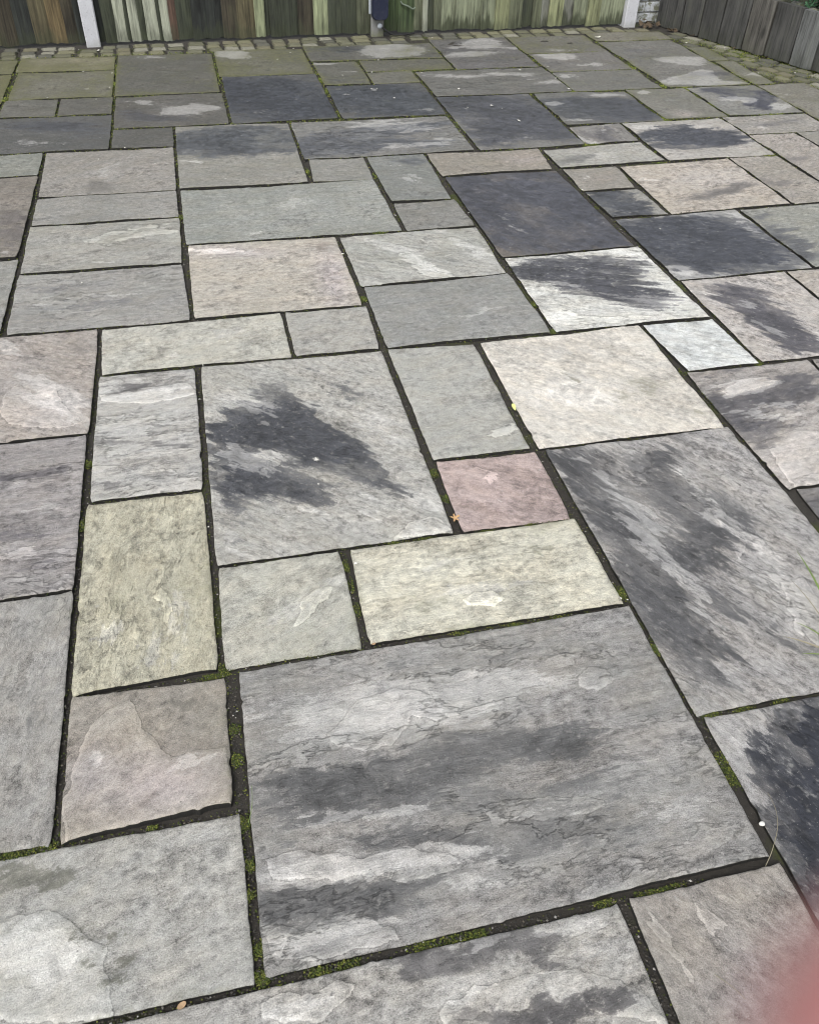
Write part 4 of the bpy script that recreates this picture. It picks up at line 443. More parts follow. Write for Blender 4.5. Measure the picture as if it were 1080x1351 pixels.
def poly_sd(P, poly):
    # signed distance to a closed outline, positive inside
    d = np.full(len(P), 1e9); ins = np.zeros(len(P), bool); n = len(poly)
    for k in range(n):
        a = np.array(poly[k]); b_ = np.array(poly[(k+1) % n]); e = b_-a
        w = P-a; t = np.clip((w@e)/max(e@e, 1e-12), 0, 1)
        d = np.minimum(d, np.hypot(w[:, 0]-t*e[0], w[:, 1]-t*e[1]))
        c1 = (a[1] <= P[:, 1]) & (b_[1] > P[:, 1]); c2 = (b_[1] <= P[:, 1]) & (a[1] > P[:, 1])
        cr = e[0]*w[:, 1]-e[1]*w[:, 0]
        ins ^= (c1 & (cr > 0)) | (c2 & (cr < 0))
    return np.where(ins, d, -d)
def make_slab(i, row):
    cor, base, stain, gang, stk, mot, alg, grm, dark, pale, flk, tint, polys, label = row
    C4 = np.array(cor, dtype=float)
    dist = max(.6, C4[:, 1].mean())
    res = .0055 if dist < 1.9 else (.008 if dist < 3.2 else (.013 if dist < 4.6 else .02))
    if abs(C4[:, 0].mean()-.25*dist) > .55*dist+.55: res = .02
    W = np.linalg.norm(C4[1]-C4[0]); H = np.linalg.norm(C4[3]-C4[0])
    def axis(L):
        n = max(4, int(L/res)); e = np.array([0, .0022, .005, .010])/L
        inner = np.linspace(.016/L, 1-.016/L, n)
        return np.concatenate([e, inner, 1-e[::-1]])
    s, t = axis(W), axis(H)
    S, T = np.meshgrid(s, t)
    P = (C4[0]*((1-S)*(1-T))[..., None] + C4[1]*(S*(1-T))[..., None] + C4[2]*(S*T)[..., None] + C4[3]*((1-S)*T)[..., None])
    r = random.Random(i*7+1); ox, oy = r.uniform(-50, 50), r.uniform(-50, 50)
    X, Y = P[..., 0], P[..., 1]
    ds = np.minimum(S, 1-S)*W; dt = np.minimum(T, 1-T)*H; de = np.minimum(ds, dt)
    # hand cut edges: wander, small bites, worn corners
    amp = .0026 if dist < 4.5 else .0035
    wx = amp*fbm(X*9+ox, Y*9+oy, 3) + .0016*perlin(X*70+ox, Y*70); wy = amp*fbm(X*9-oy, Y*9+ox, 3) + .0016*perlin(X*70, Y*70+oy)
    bite = np.maximum(0, fbm(X*16+oy, Y*16-ox, 3)-.42)*.018*np.exp(-de/.02)
    sx, sy = np.sign(.5-S), np.sign(.5-T)
    wx = wx + bite*sx*np.exp(-ds/.02); wy = wy + bite*sy*np.exp(-dt/.02)
    cr = np.exp(-(ds+dt)/.012)*r.uniform(.002, .006)
    wx = wx + sx*cr; wy = wy + sy*cr
    X2, Y2 = X+wx, Y+wy
    # riven top: low swell + ridges along the grain
    ga = math.radians(gang); gx = X*math.cos(ga)+Y*math.sin(ga); gy = -X*math.sin(ga)+Y*math.cos(ga)
    z = .0042*fbm(gx*2.2+ox, gy*4.5+oy, 4) + .0012*fbm(gx*9+oy, gy*26+ox, 3)*stk
    q = fbm(gx*2.0+oy, gy*5.0+ox, 5)*4.2
    qf = np.floor(q); qr = q-qf
    z = z + .0019*(qf + np.clip(qr/.16, 0, 1))*.8
    z = z - z.mean()
    PF = np.stack([X.ravel(), Y.ravel()], -1)
    fl = fields(PF, flk).reshape(X.shape)
    rg = .006*fbm(X*30+ox, Y*30+oy, 3)+.010*fbm(X*9, Y*9+ox, 2)
    for po in polys:
        sd = poly_sd(PF, po).reshape(X.shape)+rg
        fl = np.maximum(fl, np.clip(.5+sd/.03, 0, 1)); z = z + .0036*np.clip(sd/.006, 0, 1)
    z = z + .0007*np.clip((fl-.42+.3*fbm(X*22, Y*22, 3))/.3, 0, 1)
    z = z + r.uniform(-.0015, .0015) + (S-.5)*r.uniform(-.003, .003) + (T-.5)*r.uniform(-.003, .003)
    z = z - (.0026 if dist < 2.6 else .0012)*np.exp(-(de/.0030)**1.3)
    ny, nx = X.shape
    v = np.stack([X2, Y2, z], -1).reshape(-1, 3)
    ii = np.arange(ny-1)[:, None]*nx + np.arange(nx-1)[None]
    f = np.stack([ii, ii+nx, ii+nx+1, ii+1], -1).reshape(-1, 4)     # t runs towards the viewer
    ring = np.concatenate([np.arange(nx), np.arange(1, ny)*nx+nx-1, (ny-1)*nx+np.arange(nx-2, -1, -1), np.arange(ny-2, 0, -1)*nx])
    rv = v[ring]; cen = C4.mean(0)
    out = rv[:, :2]-cen; out = out/np.linalg.norm(out, axis=1)[:, None]
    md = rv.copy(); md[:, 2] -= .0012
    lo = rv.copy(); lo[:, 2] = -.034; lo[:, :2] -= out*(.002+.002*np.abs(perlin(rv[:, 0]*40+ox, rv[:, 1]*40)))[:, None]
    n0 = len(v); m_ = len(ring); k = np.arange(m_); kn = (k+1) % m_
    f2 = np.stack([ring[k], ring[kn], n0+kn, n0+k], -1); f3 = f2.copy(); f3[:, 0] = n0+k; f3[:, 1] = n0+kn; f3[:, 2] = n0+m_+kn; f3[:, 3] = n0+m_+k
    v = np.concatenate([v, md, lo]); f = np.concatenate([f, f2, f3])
    me = mesh_np('slab', v, f)
    full = lambda A: np.concatenate([A.ravel(), A.ravel()[ring], A.ravel()[ring]])
    XY = np.stack([full(X), full(Y)], -1)
    bc = np.tile(np.array(base), (len(v), 1))
    for tb in tint:
        w = np.clip(fields(XY, [tb[:6]+[1.0]]), 0, 1)[:, None]
        bc = bc*(1-w) + np.array(tb[6:9])*w
    one = np.ones((len(v), 1))
    set_col(me, 'base', np.concatenate([bc, one], 1))
    set_col(me, 'stain_tone', np.concatenate([np.tile(np.array(stain), (len(v), 1)), one], 1))
    # stains and scars run along the grain: look the soft shapes up through a grain-wise wander
    gxf, gyf = full(gx), full(gy); gh = np.array([math.cos(ga), math.sin(ga)]); gp_ = np.array([-math.sin(ga), math.cos(ga)])
    size_ = .05+.012*dist
    la = size_*(.55+stk*.9)*fbm(gxf*3+ox, gyf*(28 if dist < 3.2 else 18)+oy, 4, .6); pa = size_*.40*fbm(gxf*9-oy, gyf*11+ox, 4, .6)
    XW = XY + gh*la[:, None] + gp_*pa[:, None]
    flw = np.maximum(fields(XW, flk), full(fl)) if polys else fields(XW, flk)
    dk = fields(XW, dark); pl = fields(XW if dist < 4.8 else XY+(XW-XY)*.25, pale)
    edge_alg = full(np.exp(-de/.014))*(.15+alg*.6)
    al = alg*(.55+.5*fbm(XY[:, 0]*3, XY[:, 1]*3, 2)) + edge_alg
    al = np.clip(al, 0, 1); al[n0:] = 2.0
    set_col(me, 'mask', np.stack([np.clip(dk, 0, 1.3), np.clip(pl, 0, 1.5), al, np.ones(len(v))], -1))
    set_col(me, 'aux', np.stack([np.full(len(v), stk), np.full(len(v), mot), np.clip(flw, 0, 1), np.full(len(v), grm)], -1))
    set_uv(me, np.stack([full(gx)+ox*.31, full(gy)+oy*.31, ], -1))
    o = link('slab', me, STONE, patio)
    if label: o['label'] = label
    return C4

for i, row in enumerate(SLABS): make_slab(i, row)
QUADS = [np.array(r[0]) for r in SLABS]

# ------------------------------------------------------------------ setts along the fence and the retaining wall
def sett_material():
    N = NT('mossy_sett')
    p = N.coord('Object'); info = N.t.nodes.new('ShaderNodeObjectInfo')
    off = N.t.nodes.new('ShaderNodeVectorMath'); off.operation = 'SCALE'; N.t.links.new(info.outputs['Location'], off.inputs[0]); off.inputs['Scale'].default_value = 7.0
    q = N.t.nodes.new('ShaderNodeVectorMath'); q.operation = 'ADD'; N._in(q.inputs[0], p); N._in(q.inputs[1], off.outputs[0]); q = q.outputs[0]
    a = N.noise(q, 18, 6, .65); b = N.noise(q, 120, 4, .7)
    tone = N.attr('tone', 'OBJECT').outputs['Color']
    col = N.scale_col(tone, N.math('ADD', .45, N.math('ADD', N.math('MULTIPLY', a, .75), N.math('MULTIPLY', b, .4))))
    col = N.mix(N.smooth(a, .47, .68, 0, .7), col, N.mix(b, (.065, .07, .02), (.17, .17, .06)))
    return N.set(Base_Color=col, Roughness=.85, Normal=N.bump(N.math('ADD', a, N.math('MULTIPLY', b, .4)), .006))
SETT = sett_material()
def sett_mesh(seed):
    r = random.Random(seed)
    bm = bmesh.new(); n = 6
    vs_ = []
    for j in range(n+1):
        for i in range(n+1):
            s, t = i/n-.5, j/n-.5
            d = min(.5-abs(s), .5-abs(t))
            x = math.copysign(abs(s)**1.0, s); y = t
            z = -.007*math.exp(-d/.06) + r.uniform(-.0022, .0022)
            k = .98 if d < .01 else 1
            if abs(s) > .49 and abs(t) > .49: k = .93
            vs_.append(bm.verts.new((x*k+r.uniform(-.02, .02), y*k+r.uniform(-.02, .02), z)))
    for j in range(n):
        for i in range(n):
            a = j*(n+1)+i; bm.faces.new((vs_[a], vs_[a+1], vs_[a+n+2], vs_[a+n+1]))
    be = [e for e in bm.edges if e.is_boundary]
    ret = bmesh.ops.extrude_edge_only(bm, edges=be)
    for v in [g for g in ret['geom'] if isinstance(g, bmesh.types.BMVert)]: v.co.z = -.05
    bmesh.ops.recalc_face_normals(bm, faces=bm.faces)
    for f in bm.faces: f.smooth = True
    me = bpy.data.meshes.new('sett'); bm.to_mesh(me); bm.free(); me.materials.append(SETT)
    return me
SETTS = [sett_mesh(s) for s in range(7)]
SETT_TONES = [(.15, .15, .105), (.13, .13, .09), (.19, .185, .12), (.11, .11, .095), (.17, .16, .11), (.26, .255, .21), (.10, .10, .085)]
def in_quads(x, y, pad=0.0):
    for q in QUADS:
        if q[:, 0].min()-pad < x < q[:, 0].max()+pad and q[:, 1].min()-pad < y < q[:, 1].max()+pad: return True
    return False
SETT_BOX = []
def put_sett(x, y, w, d, rz):
    o = bpy.data.objects.new('sett', rnd.choice(SETTS)); COL.objects.link(o); o.parent = patio
    o.location = (x, y, rnd.uniform(-.003, .004)); o.scale = (w, d, 1)
    o.rotation_euler = (rnd.uniform(-.03, .03), rnd.uniform(-.03, .03), rz+rnd.uniform(-.03, .03))
    o['tone'] = list(rnd.choice(SETT_TONES)); SETT_BOX.append((x, y, max(w, d)/2))
front_x = [-1.7, -1.06, -.46, .165, .78, 1.685, 2.30, 2.93, 3.55]
front_y = [6.385, 6.405, 6.43, 6.455, 6.51, 6.61, 6.635, 6.685, 6.69]
def row_edge(x):                               # back edge of the slabs below this x
    ys = [q[:, 1].max() for q in QUADS if q[:, 0].min()-.012 < x < q[:, 0].max()+.012 and q[:, 1].max() > 6.2]
    return max(ys) if ys else 6.4
x = -1.62
while x < 3.52:
    w = rnd.uniform(.105, .14)
    y0 = max(row_edge(x-w/2), row_edge(x+w/2))+.012; y1 = fence_y(x)-.012
    n = max(1, round((y1-y0)/.095)); d = (y1-y0)/n
    for k in range(n):
        jx = rnd.uniform(-.012, .012)
        if not (k == n-1 and any(abs(x-px) < .09 for px in (-.61, 1.37, 3.39))):
            put_sett(x+jx, y0+(k+.5)*d, w-.004, d-.002, .043)
    x += w
s = .10
WANG = math.atan2(WDIR[1], WDIR[0])
while s < 3.4:                                 # courses at the foot of the retaining wall
    L = rnd.uniform(.12, .165)
    for k in range(4):
        p = wall_pt(s+L/2 + (k % 2)*.05, -(.05+.092*k))
        if p[1] < 6.62 and not in_quads(p[0], p[1], .045): put_sett(p[0], p[1], L-.005, .088, WANG)
    s += L

# ------------------------------------------------------------------ moss and grit in the joints (nobody could count these)
def blob_cloud(name, pts, size, flat, mat, cols, seed, gain=1.0):
    r = np.random.default_rng(seed); n = len(pts)
    o = np.array([(1, 0, 0), (0, 1, 0), (-1, 0, 0), (0, -1, 0), (0, 0, 1), (.1, .1, -.6)], dtype=float)
    F = np.array([(0, 1, 4), (1, 2, 4), (2, 3, 4), (3, 0, 4), (1, 0, 5), (2, 1, 5), (3, 2, 5), (0, 3, 5)])
    a = r.uniform(0, 2*np.pi, n); ca, sa = np.cos(a), np.sin(a)
    v = o[None]*(1+r.uniform(-.35, .35, (n, 6, 1)))
    v = v*np.stack([np.ravel(size)*r.uniform(.7, 1.4, n), np.ravel(size)*r.uniform(.7, 1.3, n), np.ravel(size)*flat*r.uniform(.7, 1.3, n)], -1)[:, None, :]
    x = v[..., 0]*ca[:, None]-v[..., 1]*sa[:, None]; y = v[..., 0]*sa[:, None]+v[..., 1]*ca[:, None]
    v = np.stack([x, y, v[..., 2]], -1) + pts[:, None, :]
    f = (F[None]+6*np.arange(n)[:, None, None]).reshape(-1, 3)
    me = mesh_np(name, v.reshape(-1, 3), f, smooth=False)
    c = cols[r.integers(0, len(cols), n)]*r.uniform(.6, 1.4, (n, 1))*np.where(pts[:, 1:2] > 4.0, gain, 1.0)
    set_col(me, 'base', np.repeat(np.concatenate([c, np.ones((n, 1))], 1), 6, 0))
    return link(name, me, mat)
def cloud_mat(name, ro):
    N = NT(name); return N.set(Base_Color=N.attr('base').outputs['Color'], Roughness=ro)
def free_mask(xy, pad):
    m_ = np.ones(len(xy), bool)
    for q in QUADS:
        m_ &= ~((xy[:, 0] > q[:, 0].min()+pad) & (xy[:, 0] < q[:, 0].max()-pad) & (xy[:, 1] > q[:, 1].min()+pad) & (xy[:, 1] < q[:, 1].max()-pad))
    return m_
def joint_points(n, pad=-.001):
    y = NR.uniform(.2, 6.45, n); lo = np.maximum(-.62-.17*y, -1.7); hi = .35+y*.72
    x = NR.uniform(0, 1, n)*(hi-lo)+lo; xy = np.stack([x, y], -1)
    return xy[free_mask(xy, pad)]
gp = joint_points(360000)
gp = gp[gp[:, 0] < wall_pt(0)[0]+.34*(6.9-gp[:, 1])]
z = -.0105 + NR.uniform(-.001, .0065, len(gp))
gcols = np.array([(.03, .029, .027), (.045, .042, .036), (.02, .02, .02), (.06, .055, .045), (.05, .046, .038), (.075, .065, .05), (.16, .15, .13), (.3, .29, .27)])
gcols = np.concatenate([np.tile(gcols[:6], (6, 1)), np.tile(gcols[6:7], (2, 1)), gcols[7:8]])
sel = NR.random(len(gp)) < .55
tag(blob_cloud('joint_grit', np.concatenate([gp[sel], z[sel, None]], 1), .0021+.00045*gp[sel][:, 1]*0, .8, cloud_mat('grit', .8), gcols, 3),
    'dark grit and small stones lying in the joints between the slabs', 'grit', kind='stuff')
mp = joint_points(420000, .0005)
extra = np.concatenate([np.stack([NR.normal(a_, r_*.8, 420), NR.normal(b_, r_*.8, 420)], -1) for a_, b_, r_ in MOSS_SPOTS])
extra = extra[free_mask(extra, .0004)]; mp = np.concatenate([mp, extra])
dens = np.clip((fbm(mp[:, 0]*5, mp[:, 1]*5, 4)-.30)*2.2, 0, 1)*np.clip(.25+.22*(mp[:, 1]-1.0), .22, 1)
for sx_, sy_, sr in MOSS_SPOTS:
    d2 = ((mp[:, 0]-sx_)**2+(mp[:, 1]-sy_)**2)/(sr*1.25)**2
    dens = np.maximum(dens, 1.5*np.exp(-d2*.8))
dens = np.where(mp[:, 1] > 4.6, np.maximum(dens, .45+.7*fbm(mp[:, 0]*3, mp[:, 1]*3, 2)), dens)
nedge = ~free_mask(mp, -.0045)
dens = np.maximum(dens, np.where(nedge,   .36+.9*np.clip(fbm(mp[:, 0]*7+3, mp[:, 1]*7, 3)+.1, 0, 1), .08))
mp = mp[NR.random(len(mp)) < dens]
mz = -.007 + np.clip((mp[:, 1]-3)*.0012, 0, .004) + NR.uniform(-.004, .003, len(mp))
mcols = np.array([(.055, .08, .010), (.038, .058, .008), (.085, .105, .014), (.028, .04, .008), (.13, .14, .025), (.045, .048, .014)])
tag(blob_cloud('moss', np.concatenate([mp, mz[:, None]], 1), np.clip(.0016+.0004*(mp[:, 1]-1), .0018, .0036)[:, None], 1.0, cloud_mat('moss_green', .9), mcols, 4, 1.5),
    'yellow green moss growing in the joints between the slabs', 'moss', kind='stuff')

# ------------------------------------------------------------------ timber
def wood_material(name, rough=.85):
    N = NT(name)
    p = N.coord('Object'); info = N.t.nodes.new('ShaderNodeObjectInfo')
    comb = N.t.nodes.new('ShaderNodeCombineXYZ')
    for i, k in enumerate((37.0, 11.0, 23.0)): N._in(comb.inputs[i], N.math('MULTIPLY', info.outputs['Random'], k))
    q = N.vscale(p, (1, 1, 1), comb.outputs[0])
    wv = N.noise(q, 6, 3)
    g = N.noise(N.vscale(q, (70, 70, 3)), 1, 6, .65, .3)
    g2 = N.noise(N.vscale(q, (230, 230, 8)), 1, 4, .7)
    m_ = N.noise(N.vscale(q, (14, 14, 4)), 1, 6, .6)
    tone = N.attr('tone', 'OBJECT').outputs['Color']; alg = N.attr('algae', 'OBJECT').outputs['Fac']
    c = lambda s: N.math('SUBTRACT', s, .5)
    var = N.math('ADD', N.math('ADD', 1.0, N.math('MULTIPLY', c(g), 2.6)), N.math('ADD', N.math('MULTIPLY', c(g2), 1.2), N.math('MULTIPLY', c(m_), 2.0)))
    kn = N.voro(N.vscale(q, (9, 9, 3.2)), 1); knm = N.math('MULTIPLY', N.smooth(kn.outputs['Distance'], .08, .20, 1, 0), N.smooth(N.sep(kn.outputs['Color'])[0], .55, .6))
    var = N.math('MULTIPLY', var, N.lin(knm, 0, 1, 1, .45))
    col = N.scale_col(tone, N.math('MAXIMUM', var, .15))
    xyz = N.t.nodes.new('ShaderNodeSeparateXYZ'); N._in(xyz.inputs[0], p)
    # rising damp: ragged algae tongues from the foot of the board
    rise = N.math('ADD', N.lin(xyz.outputs[2], 0, .20, .62, 0), N.math('MULTIPLY', c(N.noise(N.vscale(q, (30, 30, 5)), 1, 4, .6)), 1.0))
    am = N.math('MULTIPLY', N.smooth(rise, .30, .55), alg)
    col = N.mix(am, col, N.scale_col((.035, .042, .022), N.math('ADD', .6, g)))
    gr = N.math('MULTIPLY', N.smooth(m_, .5, .72), .35)
    col = N.mix(gr, col, N.mix(.5, tone, (.085, .095, .045)))
    h = N.math('ADD', g, N.math('MULTIPLY', g2, .5))
    return N.set(Base_Color=col, Roughness=rough, Normal=N.bump(h, .004))
WOOD = wood_material('weathered_fence_timber')
WOOD2 = wood_material('grey_sleeper_timber', .7)

def board_mesh(w, h, t0, t1, seed, nz=10, nx=4):
    """upright board, tapering in thickness from t0 to t1 across its width, face towards -Y"""
    r = random.Random(seed); bm = bmesh.new(); F, Bk = [], []
    bow = r.uniform(-.003, .003); foot = [r.uniform(-.004, .006) for _ in range(nx+1)]
    for j in range(nz+1):
        rowf, rowb = [], []
        for i in range(nx+1):
            s = i/nx; zz = h*(j/nz)**1.6
            if j == 0: zz += foot[i]
            xx = (s-.5)*w + bow*math.sin(j*.7) + (r.uniform(-.0012, .0012) if i in (0, nx) else 0)
            th = t0+(t1-t0)*s
            cup = .002*(2*s-1)**2
            ed = .0025 if i in (0, nx) else 0
            rowf.append(bm.verts.new((xx, -th+ed+cup+r.uniform(-.0008, .0008), zz))); rowb.append(bm.verts.new((xx, 0.0, zz)))
        F.append(rowf); Bk.append(rowb)
    for j in range(nz):
        for i in range(nx):
            bm.faces.new((F[j][i], F[j][i+1], F[j+1][i+1], F[j+1][i]))
        bm.faces.new((F[j][0], F[j+1][0], Bk[j+1][0], Bk[j][0])); bm.faces.new((F[j][nx], Bk[j][nx], Bk[j+1][nx], F[j+1][nx]))
        bm.faces.new((Bk[j][0], Bk[j+1][0], Bk[j+1][nx], Bk[j][nx]) )
    bmesh.ops.recalc_face_normals(bm, faces=bm.faces)
    me = bpy.data.meshes.new('board'); 
    for i in range(nx):
        bm.faces.new((F[nz][i], F[nz][i+1], Bk[nz][i+1], Bk[nz][i])); bm.faces.new((F[0][i+1], F[0][i], Bk[0][i], Bk[0][i+1]))
    bmesh.ops.recalc_face_normals(bm, faces=bm.faces)
    bm.to_mesh(me); bm.free()
    return me

def box_mesh(name, sx, sy, sz, bev=.004, seg=2):
    bm = bmesh.new(); bmesh.ops.create_cube(bm, size=1)
    for v in bm.verts: v.co = (v.co.x*sx, v.co.y*sy, (v.co.z+.5)*sz)
    if bev: bmesh.ops.bevel(bm, geom=list(bm.edges), offset=bev, segments=seg, affect='EDGES')
    me = bpy.data.meshes.new(name); bm.to_mesh(me); bm.free(); return me

FANG = math.atan(.0427)
def fence_panel(boards, label):
    xa, xb = boards[0][0], boards[-1][1]; xm = (xa+xb)/2
    root = empty('fence_panel', (xm, fence_y(xm)+.03, 0), FANG)
    tag(root, label, 'fence panel', 'closeboard fence panels along the back of the patio')
    for k, (x0, x1, tone) in enumerate(boards):
        w = x1-x0; bright = sum(tone) > .55
        thin, thick = (.009, .021) if not bright else (.012, .024)
        zb = rnd.uniform(.004, .018)
        me = board_mesh(w+.012, 1.78+rnd.uniform(-.01, .01), thick, thin, 300+k)
        o = link('board', me, WOOD, root, (((x0+x1)/2-xm)/math.cos(FANG), (-.012 if bright else 0)-(.009 if k % 2 else 0), zb))
        o.rotation_euler = (rnd.uniform(-.006, .006), rnd.uniform(-.008, .008), 0)
        f_ = rnd.uniform(.85, 1.15); o['tone'] = [c*f_ for c in tone]; o['algae'] = 0.85 if (sum(tone) > .3 and not bright) else (.35 if bright else .5)
    for zr in (.30, .95, 1.6):
        rl = link('rail', box_mesh('rail', (xb-xa)*.99, .04, .07), WOOD, root, (0, .024, zr)); rl['tone'] = [.06, .055, .04]; rl['algae'] = 0.2
    return root
lead = [(-2.39+.125*i, -2.39+.125*(i+1), rnd.choice([(.042, .036, .024), (.085, .074, .042), (.018, .021, .019)])) for i in range(7)]
lead[-1] = (lead[-1][0], PANEL_A[0][0], lead[-1][2])
fence_panel(lead+PANEL_A, 'dark brown fence panel left of the pale concrete post')
fence_panel(PANEL_B, 'fence panel of mixed pale and blackened boards between the pale post and the navy box')
fence_panel(PANEL_C, 'green stained fence panel between the navy box and the right hand post')

# ------------------------------------------------------------------ concrete posts
def concrete_material(name, c0, c1, alg):
    N = NT(name); p = N.coord('Object')
    a = N.noise(p, 14, 7, .65); b = N.noise(p, 130, 4, .7); v = N.voro(p, 90)
    pit = N.math('MULTIPLY', N.smooth(v.outputs['Distance'], .08, .25, 1, 0), N.smooth(N.sep(v.outputs['Color'])[0], .62, .7))
    col = N.mix(a, c0, c1); col = N.scale_col(col, N.math('ADD', .75, N.math('MULTIPLY', b, .5)))
    col = N.mix(N.math('MULTIPLY', pit, .7), col, (.10, .10, .09))
    xyz = N.t.nodes.new('ShaderNodeSeparateXYZ'); N._in(xyz.inputs[0], p)
    am = N.smooth(N.math('ADD', N.lin(xyz.outputs[2], 0, .12, .6, 0), N.math('SUBTRACT', a, .5)), .3, .7)
    col = N.mix(N.math('MULTIPLY', am, alg), col, (.13, .14, .07))
    return N.set(Base_Color=col, Roughness=.85, Normal=N.bump(N.math('SUBTRACT', N.math('ADD', a, b), pit), .004))
CONC = concrete_material('pale_concrete', (.40, .41, .44), (.62, .63, .66), .3)
CONC2 = concrete_material('grey_concrete', (.16, .165, .16), (.30, .30, .29), .8)
def post_mesh(w, d, h):
    bm = bmesh.new(); n = 14; rows = []
    r = random.Random(int(w*1e4))
    pr = [(-w/2+.006, -d/2), (w/2-.006, -d/2), (w/2, -d/2+.006), (w/2, -.012), (w/2-.02, -.012), (w/2-.02, .012), (w/2, .012), (w/2, d/2), (-w/2, d/2), (-w/2, .012), (-w/2+.02, .012), (-w/2+.02, -.012), (-w/2, -.012), (-w/2, -d/2+.006)]
    for j in range(n+1):
        rows.append([bm.verts.new((x+r.uniform(-.0012, .0012), y+r.uniform(-.0012, .0012), -.02+(h+.02)*j/n)) for x, y in pr])
    for j in range(n):
        for i in range(len(pr)):
            k = (i+1) % len(pr); bm.faces.new((rows[j][i], rows[j][k], rows[j+1][k], rows[j+1][i]))
    bm.faces.new(rows[n]); bmesh.ops.recalc_face_normals(bm, faces=bm.faces)
    me = bpy.data.meshes.new('concrete_post'); bm.to_mesh(me); bm.free(); return me
def post(x, w, mat, label, lean=0):
    o = link('concrete_post', post_mesh(w, .105, 1.85), mat, None, (x, fence_y(x)+.012, 0)); o.rotation_euler = (0, lean, FANG)
    return tag(o, label, 'fence post')
post(-.608, .092, CONC, 'pale grey concrete fence post between the dark brown panel and the pale boards')
post(1.368, .088, CONC2, 'dull grey concrete post behind the navy box on the fence')
post(3.388, .098, CONC, 'pale concrete post beside the whitewashed bricks in the far right corner')

# ------------------------------------------------------------------ navy outdoor box, its cable and the bent cable end
def plastic(name, col, ro):
    N = NT(name); p = N.coord('Object'); a = N.noise(p, 60, 5, .7); b = N.noise(p, 9, 4)
    return N.set(Base_Color=N.mix(N.smooth(a, .5, .8, 0, .35), col, (.11, .115, .12)), Roughness=N.lin(b, .3, .7, ro, ro+.25), Normal=N.bump(a, .0006))
def tube(name, pts, rad, mat, parent=None, taper=None, res=8, sub=6):
    P = [Vector(p) for p in pts]; out = []
    for i in range(len(P)-1):
        p0, p1, p2, p3 = P[max(i-1, 0)], P[i], P[i+1], P[min(i+2, len(P)-1)]
        for k in range(sub):
            t = k/sub; out.append(.5*((2*p1)+(p2-p0)*t+(2*p0-5*p1+4*p2-p3)*t*t+(3*p1-p0-3*p2+p3)*t**3))
    out.append(P[-1]); bm = bmesh.new(); rings = []
    up = Vector((.13, .2, 1)).normalized()
    for i, p in enumerate(out):
        d = (out[min(i+1, len(out)-1)]-out[max(i-1, 0)]).normalized()
        a = d.cross(up); a = a.normalized() if a.length > 1e-4 else Vector((1, 0, 0)); b = d.cross(a)
        f = i/(len(out)-1); rr = rad*(1 if taper is None else (1-f)+taper*f)
        rings.append([bm.verts.new(p+(a*math.cos(2*math.pi*k/res)+b*math.sin(2*math.pi*k/res))*rr) for k in range(res)])
    for i in range(len(rings)-1):
        for k in range(res):
            bm.faces.new((rings[i][k], rings[i][(k+1) % res], rings[i+1][(k+1) % res], rings[i+1][k]))
    bm.faces.new(rings[0][::-1]); bm.faces.new(rings[-1])
    for f in bm.faces: f.smooth = True
    bmesh.ops.recalc_face_normals(bm, faces=bm.faces)
    me = bpy.data.meshes.new(name); bm.to_mesh(me); bm.free()
    return link(name, me, mat, parent)
NAVY = plastic('navy_plastic', (.010, .014, .035), .35); PALEPL = plastic('pale_grey_plastic', (.42, .46, .50), .4); BLK = plastic('black_rubber', (.012, .012, .013), .5)
bx_y = fence_y(1.37)-.045
box = empty('outdoor_box', (1.374, bx_y, .112), FANG)
tag(box, 'navy box with a pale back plate and round cable knob fixed to the grey post', 'electrical box')
def rounded_front(w, h, d, chamf):
    bm = bmesh.new()
    prof = []
    for cx, cz, a0 in ((w/2-chamf, chamf, -90), (w/2-.012, h-.012, 0), (-w/2+.012, h-.012, 90), (-w/2+chamf, chamf, 180)):
        rr = chamf if cz < h/2 else .012
        for k in range(6):
            a = math.radians(a0+18*k); prof.append((cx+rr*math.cos(a), cz+rr*math.sin(a)))
    a_ = [bm.verts.new((x, 0, z)) for x, z in prof]; b_ = [bm.verts.new((x, -d, z)) for x, z in prof]
    c_ = [bm.verts.new((x*.93, -d-.008, (z-h/2)*.95+h/2)) for x, z in prof]; n = len(prof)
    for i in range(n):
        j = (i+1) % n; bm.faces.new((a_[i], a_[j], b_[j], b_[i])); bm.faces.new((b_[i], b_[j], c_[j], c_[i]))
    bm.faces.new(c_); bm.faces.new(a_[::-1]); bmesh.ops.recalc_face_normals(bm, faces=bm.faces)
    me = bpy.data.meshes.new('cover'); bm.to_mesh(me); bm.free(); return me
link('cover', rounded_front(.116, .215, .05, .034), NAVY, box, (0, -.008, 0))
link('back_plate', box_mesh('back_plate', .125, .012, .19, .003), PALEPL, box, (-.008, 0, .03))
bm = bmesh.new(); bmesh.ops.create_uvsphere(bm, u_segments=20, v_segments=12, radius=.018)
for v in bm.verts: v.co.y *= .7
for f in bm.faces: f.smooth = True
km = bpy.data.meshes.new('cable_knob'); bm.to_mesh(km); bm.free(); link('cable_knob', km, PALEPL, box, (.004, -.025, -.042))
tube('lead', [(.02, -.02, -.05), (.055, -.03, -.075), (.10, -.03, -.098), (.19, -.022, -.103), (.27, -.005, -.1)], .0065, BLK, box)
tag(tube('cable', [(1.545, fence_y(1.55)-.006, .21), (1.56, fence_y(1.56)-.012, .192), (1.60, fence_y(1.6)-.016, .178), (1.635, fence_y(1.63)-.016, .160), (1.655, fence_y(1.65)-.008, .168)], .006,
    plastic('faded_green_cable', (.13, .16, .12), .5)), 'short bent grey green cable end on the green boards right of the navy box', 'cable')

